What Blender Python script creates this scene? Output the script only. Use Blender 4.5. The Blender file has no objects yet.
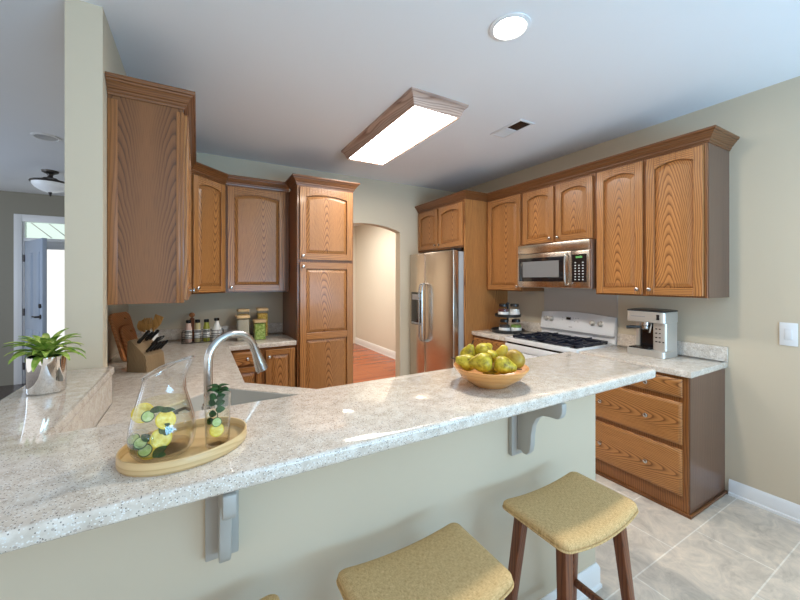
import bpy, bmesh, math, random
from mathutils import Vector, Matrix
PI = math.pi
R = math.radians
random.seed(7)
S = bpy.context.scene
COL = S.collection

# ------------------------------------------------------------------ camera
cam_d = bpy.data.cameras.new('camera')
cam = bpy.data.objects.new('camera', cam_d)
COL.objects.link(cam)
cam.location = (0, 0, 1.482)
cam.rotation_euler = (PI/2, 0, R(-29.72))
cam_d.sensor_width = 36
cam_d.lens = 353.6/800*36
cam_d.shift_y = -20.2/800
cam_d.clip_start = 0.02
S.camera = cam

# ------------------------------------------------------------------ world, lights, exposure
W = bpy.data.worlds.new('world')
S.world = W
W.use_nodes = True
bg = W.node_tree.nodes['Background']
bg.inputs[0].default_value = (1.0, 0.97, 0.93, 1)
bg.inputs[1].default_value = 0.70
S.view_settings.view_transform = 'Standard'
S.view_settings.look = 'None'
S.view_settings.gamma = 1
S.view_settings.use_curve_mapping = False
S.view_settings.exposure = 0.72


def area(name, loc, rot, sx, sy, power, col):
    l = bpy.data.lights.new(name, 'AREA')
    l.shape = 'RECTANGLE'
    l.size = sx
    l.size_y = sy
    l.energy = power
    l.color = col
    o = bpy.data.objects.new(name, l)
    o.location = loc
    o.rotation_euler = rot
    COL.objects.link(o)
    return o


# daylight from the patio door behind the camera on the right
area('patio_daylight', (1.9, -2.6, 1.1), (R(160), 0, R(0)), 2.6, 2.0, 135, (0.32, 0.66, 1.0))
area('hall_fill', (1.9, 5.9, 2.69), (0, 0, 0), 1.2, 1.2, 45, (1.0, 0.94, 0.84))  # unseen fill added under the ceiling to brighten the hall
area('foyer_daylight', (-3.6, 4.5, 1.6), (R(90), 0, R(-90)), 1.6, 1.6, 16, (0.45, 0.68, 1.0))

lamp = area('can_lamp', (1.335, 1.245, 2.70), (0, 0, 0), 0.14, 0.14, 14, (1.0, 0.88, 0.72))

# ------------------------------------------------------------------ material helpers


def mat(name, base=(0.8, 0.8, 0.8), rough=0.5, metal=0.0, spec=0.5, emit=None, es=0, coat=0):
    m = bpy.data.materials.new(name)
    m.use_nodes = True
    b = m.node_tree.nodes['Principled BSDF']
    b.inputs['Base Color'].default_value = (*base, 1)
    b.inputs['Roughness'].default_value = rough
    b.inputs['Metallic'].default_value = metal
    b.inputs['Specular IOR Level'].default_value = spec
    b.inputs['Coat Weight'].default_value = coat
    b.inputs['Coat Roughness'].default_value = 0.1
    if emit:
        b.inputs['Emission Color'].default_value = (*emit, 1)
        b.inputs['Emission Strength'].default_value = es
    return m


class NT:
    def __init__(s, m):
        s.t = m.node_tree
        s.b = s.t.nodes['Principled BSDF']

    def n(s, typ, ins=None, **props):
        nd = s.t.nodes.new(typ)
        for k, v in props.items():
            setattr(nd, k, v)
        for k, v in (ins or {}).items():
            s.put(nd.inputs[k], v)
        return nd

    def put(s, sock, v):
        if isinstance(v, bpy.types.NodeSocket):
            s.t.links.new(v, sock)
        elif isinstance(v, bpy.types.Node):
            s.t.links.new(v.outputs[0], sock)
        else:
            sock.default_value = v

    def math(s, op, a, b=0.0, c=None):
        nd = s.n('ShaderNodeMath', operation=op)
        s.put(nd.inputs[0], a)
        s.put(nd.inputs[1], b)
        if c is not None:
            s.put(nd.inputs[2], c)
        return nd.outputs[0]

    def obj(s):
        return s.n('ShaderNodeTexCoord').outputs['Object']

    def sep(s, v):
        nd = s.n('ShaderNodeSeparateXYZ', {0: v})
        return nd.outputs[0], nd.outputs[1], nd.outputs[2]

    def comb(s, x, y, z):
        return s.n('ShaderNodeCombineXYZ', {0: x, 1: y, 2: z}).outputs[0]

    def noise(s, v, scale, detail=3, rough=0.5, dist=0.0):
        return s.n('ShaderNodeTexNoise', {'Vector': v, 'Scale': scale, 'Detail': detail, 'Roughness': rough, 'Distortion': dist}).outputs['Fac']

    def ramp(s, f, stops):
        nd = s.n('ShaderNodeValToRGB', {0: f})
        e = nd.color_ramp.elements
        e[0].position, e[0].color = stops[0][0], (*stops[0][1], 1)
        e[1].position, e[1].color = stops[-1][0], (*stops[-1][1], 1)
        for p, c in stops[1:-1]:
            x = e.new(p)
            x.color = (*c, 1)
        return nd.outputs[0]

    def mix(s, f, a, b, mode='MIX'):
        nd = s.n('ShaderNodeMix', data_type='RGBA', blend_type=mode)
        s.put(nd.inputs[0], f)
        s.put(nd.inputs[6], a if not isinstance(a, tuple) else (*a, 1))
        s.put(nd.inputs[7], b if not isinstance(b, tuple) else (*b, 1))
        return nd.outputs[2]

    def bump(s, h, strength, dist=0.01):
        nd = s.n('ShaderNodeBump', {'Height': h, 'Strength': strength, 'Distance': dist})
        s.put(s.b.inputs['Normal'], nd.outputs[0])

    def color(s, c):
        s.put(s.b.inputs['Base Color'], c)


def oak(name, horizontal=False, edges=None, light=(0.475, 0.212, 0.066), dark=(0.12, 0.038, 0.010), ring=0.0105, rough=0.33, kk=0.12):
    m = mat(name, rough=rough, spec=0.45, coat=0.12)
    t = NT(m)
    x, y, z = t.sep(t.obj())
    ri = t.n('ShaderNodeObjectInfo').outputs['Random']
    across = t.math('ADD', x, t.math('MULTIPLY', y, 0.9))
    along = z
    if horizontal:
        across, along = along, across
    if edges:      # cathedral figure along both edges of a wide panel
        a = t.math('SUBTRACT', t.math('ABSOLUTE', t.math('SUBTRACT', across, edges)), edges*0.86)
    else:
        r1 = t.math('MULTIPLY', t.math('SUBTRACT', ri, 0.5), 0.10)
        a = t.math('ADD', across, r1)
    b = t.math('ADD', along, t.math('MULTIPLY', ri, 9.0))
    warp = t.noise(t.comb(t.math('MULTIPLY', a, 5.0), t.math('MULTIPLY', b, 1.3), ri), 1.0, 2)
    warp2 = t.noise(t.comb(t.math('MULTIPLY', a, 40.0), t.math('MULTIPLY', b, 7.0), ri), 1.0, 2)
    a2 = t.math('ADD', a, t.math('MULTIPLY', t.math('SUBTRACT', warp, 0.5), 0.09))
    rad = t.math('SQRT', t.math('ADD', t.math('MULTIPLY', a2, a2), 0.0012))
    sgn = t.math('SUBTRACT', t.math('MULTIPLY', t.math('GREATER_THAN', ri, 0.35), 2.0), 1.0)
    rr = t.math('ADD', rad, t.math('MULTIPLY', t.math('MULTIPLY', b, sgn), kk))
    rr = t.math('ADD', rr, t.math('MULTIPLY', warp2, 0.004))
    fr = t.math('FRACT', t.math('DIVIDE', rr, ring))
    band = t.ramp(fr, [(0.0, (1, 1, 1)), (0.20, (0.50, 0.50, 0.50)), (0.5, (0.10, 0.10, 0.10)), (0.86, (0.0, 0.0, 0.0)), (1.0, (1, 1, 1))])
    if edges:
        band = t.math('MULTIPLY', band, t.ramp(rad, [(0.045, (1, 1, 1)), (0.10, (0.12, 0.12, 0.12))]))
    pores = t.noise(t.comb(t.math('MULTIPLY', a, 420.0), t.math('MULTIPLY', b, 9.0), ri), 1.0, 2)
    pore = t.ramp(pores, [(0.50, (0, 0, 0)), (0.68, (1, 1, 1))])
    tone = t.noise(t.comb(t.math('MULTIPLY', a, 9.0), t.math('MULTIPLY', b, 0.8), ri), 1.0, 2)
    f = t.math('ADD', t.math('MULTIPLY', band, 0.85), t.math('MULTIPLY', pore, 0.26), )
    c = t.mix(f, light, dark)
    tv = t.math('ADD', 0.78, t.math('MULTIPLY', tone, 0.44))
    tv = t.math('MULTIPLY', tv, t.math('ADD', 0.92, t.math('MULTIPLY', ri, 0.16)))
    hsv = t.n('ShaderNodeHueSaturation', {'Color': c, 'Value': tv})
    t.color(hsv.outputs[0])
    t.bump(f, 0.08, 0.002)
    return m


OAKV = oak('oak_vertical', kk=0.15)
OAKH = oak('oak_horizontal', True, kk=0.15)
OAKF = oak('oak_frame_vertical', ring=0.014, kk=0.02)
OAKFH = oak('oak_frame_horizontal', True, ring=0.014, kk=0.02)
OAKD = oak('oak_carcass', light=(0.27, 0.105, 0.03), dark=(0.11, 0.036, 0.010), ring=0.012, kk=0.03)
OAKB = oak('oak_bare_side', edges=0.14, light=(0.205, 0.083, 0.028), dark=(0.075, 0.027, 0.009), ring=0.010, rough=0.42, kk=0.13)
OAKT = oak('oak_trim', light=(0.30, 0.125, 0.042), dark=(0.16, 0.06, 0.02), ring=0.014, kk=0.02)
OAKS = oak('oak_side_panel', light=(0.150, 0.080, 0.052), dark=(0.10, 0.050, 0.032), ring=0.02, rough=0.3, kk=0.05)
OAKC = oak('oak_crown', True, light=(0.215, 0.084, 0.027), dark=(0.08, 0.027, 0.009), kk=0.02)
OAKL = oak('oak_light_frame', True, light=(0.50, 0.36, 0.29), dark=(0.22, 0.13, 0.10), kk=0.02)
BAMBOO = oak('bamboo_wood', True, light=(0.72, 0.50, 0.25), dark=(0.58, 0.37, 0.16), ring=0.006, rough=0.45, kk=0.02)
BOARDW = oak('board_wood', light=(0.50, 0.20, 0.07), dark=(0.30, 0.10, 0.03), ring=0.02, rough=0.45)
BLOCKW = oak('block_wood', light=(0.30, 0.20, 0.105), dark=(0.17, 0.105, 0.05), ring=0.007, rough=0.5)
SPOONW = oak('spoon_wood', light=(0.62, 0.33, 0.10), dark=(0.42, 0.2, 0.05), rough=0.5)
WALNUT = oak('walnut_wood', light=(0.21, 0.068, 0.026), dark=(0.075, 0.024, 0.011), ring=0.012, rough=0.35)


def paint(name, c, bump=0.03):
    m = mat(name, c, 0.75, spec=0.25)
    t = NT(m)
    n = t.noise(t.obj(), 160, 3)
    n2 = t.noise(t.obj(), 1.1, 2)
    t.color(t.mix(n2, tuple(v*0.97 for v in c), tuple(min(1, v*1.03) for v in c)))
    t.bump(n, bump, 0.004)
    return m


WALL = paint('wall_paint', (0.60, 0.52, 0.395))
HALLW = paint('hall_paint', (0.70, 0.66, 0.57))
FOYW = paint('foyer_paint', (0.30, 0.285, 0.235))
CEIL = paint('ceiling_paint', (0.82, 0.83, 0.85))
WHITE = mat('white_trim_paint', (0.78, 0.79, 0.80), 0.35)
DOORP = mat('door_paint', (0.42, 0.50, 0.62), 0.35)
CORB = mat('corbel_paint', (0.40, 0.39, 0.36), 0.45)


def stone():
    m = mat('speckled_stone', rough=0.055, spec=0.75)
    t = NT(m)
    o = t.obj()
    base = t.ramp(t.noise(o, 26, 5, 0.65), [(0.3, (0.54, 0.465, 0.385)), (0.5, (0.66, 0.585, 0.50)), (0.72, (0.78, 0.73, 0.66))])
    v1 = t.n('ShaderNodeTexVoronoi', {'Vector': o, 'Scale': 320.0})
    pick = t.sep(v1.outputs['Color'])
    g = t.math('MULTIPLY', t.math('LESS_THAN', v1.outputs['Distance'], 0.42), t.math('GREATER_THAN', pick[0], 0.80))
    c = t.mix(t.math('MULTIPLY', g, 0.85), base, (0.15, 0.125, 0.11))
    g2 = t.math('MULTIPLY', t.math('LESS_THAN', v1.outputs['Distance'], 0.5), t.math('GREATER_THAN', pick[1], 0.80))
    c = t.mix(t.math('MULTIPLY', g2, 0.8), c, (0.84, 0.83, 0.80))
    v2 = t.n('ShaderNodeTexVoronoi', {'Vector': o, 'Scale': 110.0})
    p2 = t.sep(v2.outputs['Color'])
    g3 = t.math('MULTIPLY', t.math('LESS_THAN', v2.outputs['Distance'], 0.30), t.math('GREATER_THAN', p2[0], 0.86))
    c = t.mix(t.math('MULTIPLY', g3, 0.7), c, (0.40, 0.33, 0.28))
    t.color(c)
    return m


STONE = stone()


def tiles():
    m = mat('floor_tile', rough=0.35, spec=0.4)
    t = NT(m)
    o = t.obj()
    x, y, z = t.sep(o)
    v = t.comb(t.math('SUBTRACT', x, 1.894), t.math('SUBTRACT', y, 0.95), 0.0)
    br = t.n('ShaderNodeTexBrick', {'Vector': v, 'Color1': (0.58, 0.51, 0.43, 1), 'Color2': (0.64, 0.57, 0.49, 1), 'Mortar': (0.74, 0.70, 0.63, 1),
                                    'Scale': 1.0, 'Mortar Size': 0.0035, 'Mortar Smooth': 0.2, 'Bias': 0.0, 'Brick Width': 0.66, 'Row Height': 0.335}, offset=0.42)
    mot = t.ramp(t.noise(v, 7, 6, 0.7, 1.2), [(0.3, (0.72, 0.71, 0.70)), (0.5, (1, 1, 1)), (0.7, (1.28, 1.25, 1.2))])
    c = t.mix(1.0, br.outputs['Color'], mot, 'MULTIPLY')
    t.color(c)
    t.bump(br.outputs['Fac'], 0.2, -0.002)
    return m


def planks(name, c1, c2):
    m = mat(name, rough=0.22, spec=0.5)
    t = NT(m)
    x, y, z = t.sep(t.obj())
    v = t.comb(x, y, 0.0)
    br = t.n('ShaderNodeTexBrick', {'Vector': v, 'Color1': (*c1, 1), 'Color2': (*c2, 1), 'Mortar': (c2[0]*.4, c2[1]*.4, c2[2]*.4, 1), 'Scale': 1.0,
                                    'Mortar Size': 0.0015, 'Bias': 0.0, 'Brick Width': 0.9, 'Row Height': 0.083}, offset=0.37)
    g = t.noise(t.comb(t.math('MULTIPLY', x, 4.0), t.math('MULTIPLY', y, 90.0), 0.0), 1.0, 3)
    t.color(t.mix(1.0, br.outputs['Color'], t.ramp(g, [(0.3, (0.75, 0.7, 0.7)), (0.7, (1.15, 1.15, 1.15))]), 'MULTIPLY'))
    return m


def fabric():
    m = mat('stool_fabric', (0.5, 0.36, 0.17), 0.85, spec=0.2)
    t = NT(m)
    x, y, z = t.sep(t.obj())
    w1 = t.noise(t.comb(t.math('MULTIPLY', x, 90.0), t.math('MULTIPLY', y, 700.0), 0.0), 1.0, 2)
    w2 = t.noise(t.comb(t.math('MULTIPLY', x, 700.0), t.math('MULTIPLY', y, 90.0), 3.0), 1.0, 2)
    w = t.math('MULTIPLY', t.math('ADD', w1, w2), 0.5)
    t.color(t.ramp(w, [(0.36, (0.43, 0.265, 0.105)), (0.5, (0.61, 0.40, 0.18)), (0.64, (0.76, 0.54, 0.28))]))
    t.bump(w, 0.3, 0.001)
    return m


def mottled(name, c1, c2, c3, scale, rough=0.4, spec=0.4):
    m = mat(name, rough=rough, spec=spec)
    t = NT(m)
    ri = t.n('ShaderNodeObjectInfo').outputs['Random']
    o = t.n('ShaderNodeVectorMath', {0: t.obj(), 1: t.comb(t.math('MULTIPLY', ri, 5.0), ri, 0.0)}, operation='ADD').outputs[0]
    t.color(t.ramp(t.noise(o, scale, 4, 0.6), [(0.32, c1), (0.5, c2), (0.68, c3)]))
    return m


def steel(name, c=(0.62, 0.61, 0.60), rough=0.25, axis='z'):
    m = mat(name, c, rough, 1.0)
    t = NT(m)
    x, y, z = t.sep(t.obj())
    v = t.comb(t.math('MULTIPLY', x, 6.0), t.math('MULTIPLY', y, 6.0), t.math('MULTIPLY', z, 500.0)) if axis == 'z' else t.comb(t.math('MULTIPLY', x, 400.0), t.math('MULTIPLY', y, 400.0), t.math('MULTIPLY', z, 6.0))
    n = t.noise(v, 1.0, 2)
    t.put(t.b.inputs['Roughness'], t.math('ADD', rough-0.04, t.math('MULTIPLY', n, 0.08)))
    return m


def clear(name, tint=(1, 1, 1), ior=1.45, rough=0.02, facing=0.10):
    """thin clear glass: see-through with a fresnel sheen"""
    m = bpy.data.materials.new(name)
    m.use_nodes = True
    nt = m.node_tree
    nt.nodes.clear()
    out = nt.nodes.new('ShaderNodeOutputMaterial')
    mx = nt.nodes.new('ShaderNodeMixShader')
    tr = nt.nodes.new('ShaderNodeBsdfTransparent')
    gl = nt.nodes.new('ShaderNodeBsdfGlossy')
    lw_ = nt.nodes.new('ShaderNodeLayerWeight')
    pw = nt.nodes.new('ShaderNodeMath')
    pw.operation = 'POWER'
    pw.inputs[1].default_value = 3.5
    fr = nt.nodes.new('ShaderNodeMath')
    fr.operation = 'MULTIPLY_ADD'
    fr.inputs[1].default_value = facing*5
    fr.inputs[2].default_value = ((ior-1)/(ior+1))**2
    nt.links.new(lw_.outputs['Facing'], pw.inputs[0])
    nt.links.new(pw.outputs[0], fr.inputs[0])
    tr.inputs[0].default_value = (*tint, 1)
    gl.inputs['Roughness'].default_value = rough
    nt.links.new(fr.outputs[0], mx.inputs[0])
    nt.links.new(tr.outputs[0], mx.inputs[1])
    nt.links.new(gl.outputs[0], mx.inputs[2])
    nt.links.new(mx.outputs[0], out.inputs[0])
    return m


TILE = tiles()
REDW = planks('red_hall_planks', (0.42, 0.105, 0.025), (0.30, 0.065, 0.015))
FOYF = planks('dark_foyer_planks', (0.10, 0.075, 0.07), (0.07, 0.05, 0.05))
FABRIC = fabric()
STEEL = steel('brushed_stainless', (0.60, 0.515, 0.43), 0.24)  # warm cast of reflected wood is put into the steel colour
STEELV = steel('brushed_stainless_sheet', (0.52, 0.50, 0.49), 0.32, 'x')
NICKEL = mat('brushed_nickel', (0.55, 0.55, 0.54), 0.22, 1.0)
CHROME = mat('chrome', (0.78, 0.78, 0.78), 0.04, 1.0)
BRONZE = mat('dark_bronze', (0.09, 0.08, 0.075), 0.35, 0.8)
BLACK = mat('black_plastic', (0.012, 0.012, 0.013), 0.25)
BLKGLS = mat('black_glass', (0.01, 0.01, 0.012), 0.06, spec=0.6)
IRON = mat('cast_iron', (0.012, 0.016, 0.03), 0.3, spec=0.6)
WIRE = mat('black_wire', (0.02, 0.02, 0.02), 0.4)
ENAMEL = mat('white_enamel', (0.76, 0.77, 0.78), 0.15, coat=0.4)
GREYP = mat('grey_plastic', (0.35, 0.35, 0.36), 0.35)
SILVER = mat('silver_plastic', (0.58, 0.55, 0.50), 0.28, 0.5)
MWGLASS = mat('microwave_window', (0.20, 0.205, 0.21), 0.15)
CERAM = mat('white_ceramic', (0.80, 0.79, 0.76), 0.2)
GLOW = mat('lamp_diffuser', (1, 1, 1), 0.5, emit=(1.0, 0.96, 0.90), es=13.0)
CANGLOW = mat('can_lamp_glow', (1, 1, 1), 0.5, emit=(1.0, 0.93, 0.82), es=14.0)
FROST = mat('frosted_glass', (0.62, 0.66, 0.70), 0.3, emit=(0.9, 0.95, 1.0), es=0.12)
GREEN_LED = mat('green_display', (0.0, 0.02, 0.0), 0.3, emit=(0.35, 1.0, 0.30), es=0.25)
LEAF = mottled('plant_leaf', (0.06, 0.15, 0.015), (0.24, 0.37, 0.05), (0.58, 0.62, 0.18), 34)
MINT = mottled('mint_leaf', (0.005, 0.035, 0.008), (0.012, 0.07, 0.014), (0.03, 0.13, 0.03), 60)
SOIL = mat('soil', (0.03, 0.022, 0.016), 0.9)
PEAR = mottled('pear_skin', (0.17, 0.11, 0.008), (0.46, 0.36, 0.022), (0.66, 0.53, 0.06), 45, 0.38)
PEARY = mottled('yellow_pear_skin', (0.38, 0.28, 0.02), (0.58, 0.42, 0.025), (0.66, 0.52, 0.06), 18, 0.35)
PEARB = mottled('russet_pear_skin', (0.20, 0.11, 0.015), (0.38, 0.24, 0.025), (0.50, 0.36, 0.04), 24, 0.4)
STEM = mat('pear_stem', (0.05, 0.025, 0.01), 0.7)
BOWLW = oak('bowl_wood', True, light=(0.68, 0.34, 0.11), dark=(0.54, 0.235, 0.065), ring=0.012, rough=0.3, kk=0.05)
GLASS = clear('clear_glass', (0.993, 0.995, 0.993), 1.5, facing=0.26)
GLASSR = clear('glass_rim', (0.96, 0.97, 0.96), 3.6, facing=0.2)
JARGL = clear('jar_glass', (0.96, 0.97, 0.96), 1.4)
PANE = clear('window_pane', (0.97, 0.99, 1.0), 1.3)
LEADED = clear('leaded_pane', (0.86, 0.97, 0.94), 1.3, 0.15)
WATER = clear('lemon_water', (0.998, 0.99, 0.90), 1.10, facing=0.03)
LEMON = mottled('lemon_flesh', (0.72, 0.52, 0.06), (0.85, 0.68, 0.14), (0.90, 0.80, 0.35), 90, 0.3)
RIND = mat('lemon_rind', (0.80, 0.60, 0.03), 0.35)
CUCS = mat('cucumber_skin', (0.02, 0.085, 0.015), 0.35)
CUCF = mottled('cucumber_flesh', (0.32, 0.46, 0.13), (0.46, 0.58, 0.24), (0.60, 0.68, 0.40), 120, 0.35)
PASTA = mottled('yellow_pasta', (0.45, 0.22, 0.02), (0.75, 0.45, 0.06), (0.85, 0.62, 0.18), 60, 0.6)
GRAIN = mottled('pale_grain', (0.42, 0.36, 0.28), (0.52, 0.46, 0.37), (0.60, 0.55, 0.46), 150, 0.7)
GREENP = mottled('green_pasta', (0.10, 0.20, 0.02), (0.36, 0.48, 0.10), (0.60, 0.66, 0.26), 55, 0.6)
LABEL = mat('white_label', (0.78, 0.77, 0.74), 0.5)
INK = mat('black_ink', (0.02, 0.02, 0.02), 0.5)
PINKS = mat('pink_sauce', (0.62, 0.42, 0.34), 0.3)
TANS = mat('tan_sauce', (0.48, 0.40, 0.20), 0.3)
OLIVES = mat('olive_sauce', (0.28, 0.29, 0.03), 0.3)
SPICED = mat('dark_spice', (0.06, 0.05, 0.05), 0.5)
SPICER = mat('red_spice', (0.12, 0.03, 0.03), 0.5)
SPICEG = mat('green_spice', (0.22, 0.32, 0.06), 0.5)
SINKM = mat('sink_composite', (0.54, 0.515, 0.46), 0.35)
PANELG = mat('grey_splash_panel', (0.50, 0.47, 0.43), 0.3)

# ------------------------------------------------------------------ mesh helpers


class MB:
    def __init__(s):
        s.v = []
        s.f = []
        s.fm = []
        s.m = 0

    def add(s, vs, fs):
        o = len(s.v)
        s.v += [tuple(p) for p in vs]
        s.f += [tuple(i+o for i in f) for f in fs]
        s.fm += [s.m]*len(fs)
        return s

    def box(s, x0, x1, y0, y1, z0, z1):
        vs = [(x, y, z) for z in (z0, z1) for y in (y0, y1) for x in (x0, x1)]
        return s.add(vs, [(0, 2, 3, 1), (4, 5, 7, 6), (0, 1, 5, 4), (2, 6, 7, 3), (0, 4, 6, 2), (1, 3, 7, 5)])

    def prism(s, pts, c0, c1, axis='z'):
        """extrude a 2D loop along an axis; axis 'y' takes (x,z), 'x' takes (y,z)"""
        def mk(p, c):
            return {'z': (p[0], p[1], c), 'y': (p[0], c, p[1]), 'x': (c, p[0], p[1])}[axis]
        n = len(pts)
        vs = [mk(p, c0) for p in pts]+[mk(p, c1) for p in pts]
        fs = [tuple(range(n))[::-1], tuple(range(n, 2*n))]
        fs += [(i, (i+1) % n, n+(i+1) % n, n+i) for i in range(n)]
        return s.add(vs, fs)

    def loft(s, loops, cap0=True, cap1=True, closed=True):
        n = len(loops[0])
        vs = [p for l in loops for p in l]
        fs = []
        for k in range(len(loops)-1):
            for i in range(n if closed else n-1):
                j = (i+1) % n
                fs.append((k*n+i, k*n+j, (k+1)*n+j, (k+1)*n+i))
        if cap0:
            fs.append(tuple(range(n))[::-1])
        if cap1:
            fs.append(tuple(range((len(loops)-1)*n, len(loops)*n)))
        return s.add(vs, fs)

    def lathe(s, prof, seg=32, c=(0, 0, 0), cap0=True, cap1=True, sx=1, sy=1):
        return s.loft([[(c[0]+r*sx*math.cos(2*PI*i/seg), c[1]+r*sy*math.sin(2*PI*i/seg), c[2]+z) for i in range(seg)] for r, z in prof], cap0, cap1)

    def tube(s, path, rad, seg=10, caps=True, squash=1.0):
        pts = [Vector(p) for p in path]
        rs = rad if isinstance(rad, (list, tuple)) else [rad]*len(pts)
        loops = []
        up = None
        for i, p in enumerate(pts):
            t = (pts[min(i+1, len(pts)-1)]-pts[max(i-1, 0)]).normalized()
            if up is None:
                up = Vector((0, 0, 1)) if abs(t.z) < 0.9 else Vector((1, 0, 0))
            a = t.cross(up)
            if a.length < 1e-5:
                a = t.cross(Vector((0, 1, 0)))
            a.normalize()
            b = a.cross(t).normalized()
            up = b
            loops.append([p+rs[i]*(math.cos(2*PI*k/seg)*a+math.sin(2*PI*k/seg)*squash*b) for k in range(seg)])
        return s.loft(loops, caps, caps)

    def cyl(s, p0, p1, r0, r1=None, seg=20):
        return s.tube([p0, p1], [r0, r0 if r1 is None else r1], seg)

    def ball(s, c, r, seg=16, rings=10, sc=(1, 1, 1)):
        prof = [(max(1e-4, r*math.sin(PI*k/rings)), -r*math.cos(PI*k/rings)) for k in range(rings+1)]
        return s.loft([[(c[0]+q*sc[0]*math.cos(2*PI*i/seg), c[1]+q*sc[1]*math.sin(2*PI*i/seg), c[2]+z*sc[2]) for i in range(seg)] for q, z in prof])

    def xf(s, M):
        s.v = [tuple(M @ Vector(p)) for p in s.v]
        return s


def obj(name, mb, mats, parent=None, loc=(0, 0, 0), rot=(0, 0, 0), bev=0, bseg=2, angle=35, weld=False):
    me = bpy.data.meshes.new(name)
    me.from_pydata(mb.v, [], mb.f)
    bm = bmesh.new()
    bm.from_mesh(me)
    bm.faces.ensure_lookup_table()
    for f, k in zip(bm.faces, mb.fm):
        f.material_index = k
    if weld:
        bmesh.ops.remove_doubles(bm, verts=bm.verts, dist=1e-5)
    bmesh.ops.recalc_face_normals(bm, faces=bm.faces)
    if bev:
        es = [e for e in bm.edges if len(e.link_faces) == 2 and e.calc_face_angle(0) > R(40)]
        bmesh.ops.bevel(bm, geom=es, offset=bev, segments=bseg, affect='EDGES', profile=0.5, clamp_overlap=True)
    for f in bm.faces:
        f.smooth = True
    bm.to_mesh(me)
    bm.free()
    me.set_sharp_from_angle(angle=R(angle))
    for m in (mats if isinstance(mats, (list, tuple)) else [mats]):
        me.materials.append(m)
    o = bpy.data.objects.new(name, me)
    COL.objects.link(o)
    o.location = loc
    o.rotation_euler = rot
    if parent:
        o.parent = parent
    return o


def tag(o, label=None, cat=None, group=None):
    if label:
        o['label'] = label
    if cat:
        o['category'] = cat
    if group:
        o['group'] = group
    return o


def thing(name, label, cat, loc=(0, 0, 0), rz=0, group=None):
    o = bpy.data.objects.new(name, None)
    o.empty_display_size = 0.05
    COL.objects.link(o)
    o.location = loc
    o.rotation_euler = (0, 0, rz)
    return tag(o, label, cat, group)


def struct(name, mb, mats, bev=0, **k):
    o = obj(name, mb, mats, bev=bev, **k)
    o['kind'] = 'structure'
    return o


def copy_tree(o, parent=None):
    c = o.copy()
    COL.objects.link(c)
    if parent:
        c.parent = parent
    for ch in list(o.children):
        copy_tree(ch, c)
    return c


def sweep(mb, path, prof, closed=False):
    """sweep (out, z) profile along a plan path, outward = right of travel, mitred"""
    n = len(path)
    offs = []
    for i in range(n):
        ns = []
        if closed or i > 0:
            a, b = path[(i-1) % n], path[i]
            d = Vector((b[0]-a[0], b[1]-a[1])).normalized()
            ns.append(Vector((d.y, -d.x)))
        if closed or i < n-1:
            a, b = path[i], path[(i+1) % n]
            d = Vector((b[0]-a[0], b[1]-a[1])).normalized()
            ns.append(Vector((d.y, -d.x)))
        if len(ns) == 2:
            m = (ns[0]+ns[1])/(1+ns[0].dot(ns[1]))
        else:
            m = ns[0]
        offs.append(m)
    loops = [[(p[0]+m.x*o, p[1]+m.y*o, z) for o, z in prof] for p, m in zip(path, offs)]
    if closed:
        loops.append(loops[0])
    mb.loft(loops, not closed, not closed)
    return mb


def poly_slab(name, outer, holes, z0, z1, m, parent=None, bev=0.0):
    bm = bmesh.new()
    edges = []
    for lp in [outer]+holes:
        vs = [bm.verts.new((x, y, z0)) for x, y in lp]
        edges += [bm.edges.new((vs[i], vs[(i+1) % len(vs)])) for i in range(len(vs))]
    r = bmesh.ops.triangle_fill(bm, edges=edges, use_beauty=True, use_dissolve=False)
    fs = list(bm.faces)
    bmesh.ops.recalc_face_normals(bm, faces=fs)
    ext = bmesh.ops.extrude_face_region(bm, geom=fs)
    nv = [v for v in ext['geom'] if isinstance(v, bmesh.types.BMVert)]
    bmesh.ops.translate(bm, verts=nv, vec=(0, 0, z1-z0))
    bmesh.ops.recalc_face_normals(bm, faces=bm.faces)
    bmesh.ops.dissolve_limit(bm, angle_limit=R(1), verts=bm.verts, edges=bm.edges)
    if bev:
        es = [e for e in bm.edges if len(e.link_faces) == 2 and e.calc_face_angle(0) > R(40) and abs(e.verts[0].co.z-e.verts[1].co.z) < 1e-4]
        bmesh.ops.bevel(bm, geom=es, offset=bev, segments=3, affect='EDGES', profile=0.5, clamp_overlap=True)
    me = bpy.data.meshes.new(name)
    for f in bm.faces:
        f.smooth = True
    bm.to_mesh(me)
    bm.free()
    me.set_sharp_from_angle(angle=R(35))
    me.materials.append(m)
    o = bpy.data.objects.new(name, me)
    COL.objects.link(o)
    if parent:
        o.parent = parent
    return o


def arc(cx, cy, r, a0, a1, n=8):
    return [(cx+r*math.cos(R(a0+(a1-a0)*i/n)), cy+r*math.sin(R(a0+(a1-a0)*i/n))) for i in range(n+1)]


def rrect(x0, x1, y0, y1, r, n=6):
    return arc(x1-r, y0+r, r, -90, 0, n)+arc(x1-r, y1-r, r, 0, 90, n)+arc(x0+r, y1-r, r, 90, 180, n)+arc(x0+r, y0+r, r, 180, 270, n)


# ------------------------------------------------------------------ key dimensions
ZL, ZB, ZC = 0.914, 1.084, 2.728          # lower counter, bar top, ceiling
XR, YB, XL = 3.193, 3.981, -0.379         # right wall, back wall, left wall
XUF, ZCR = 2.863, 2.452
HW0, HW1 = 1.017, 1.160                   # half wall front / back

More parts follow.
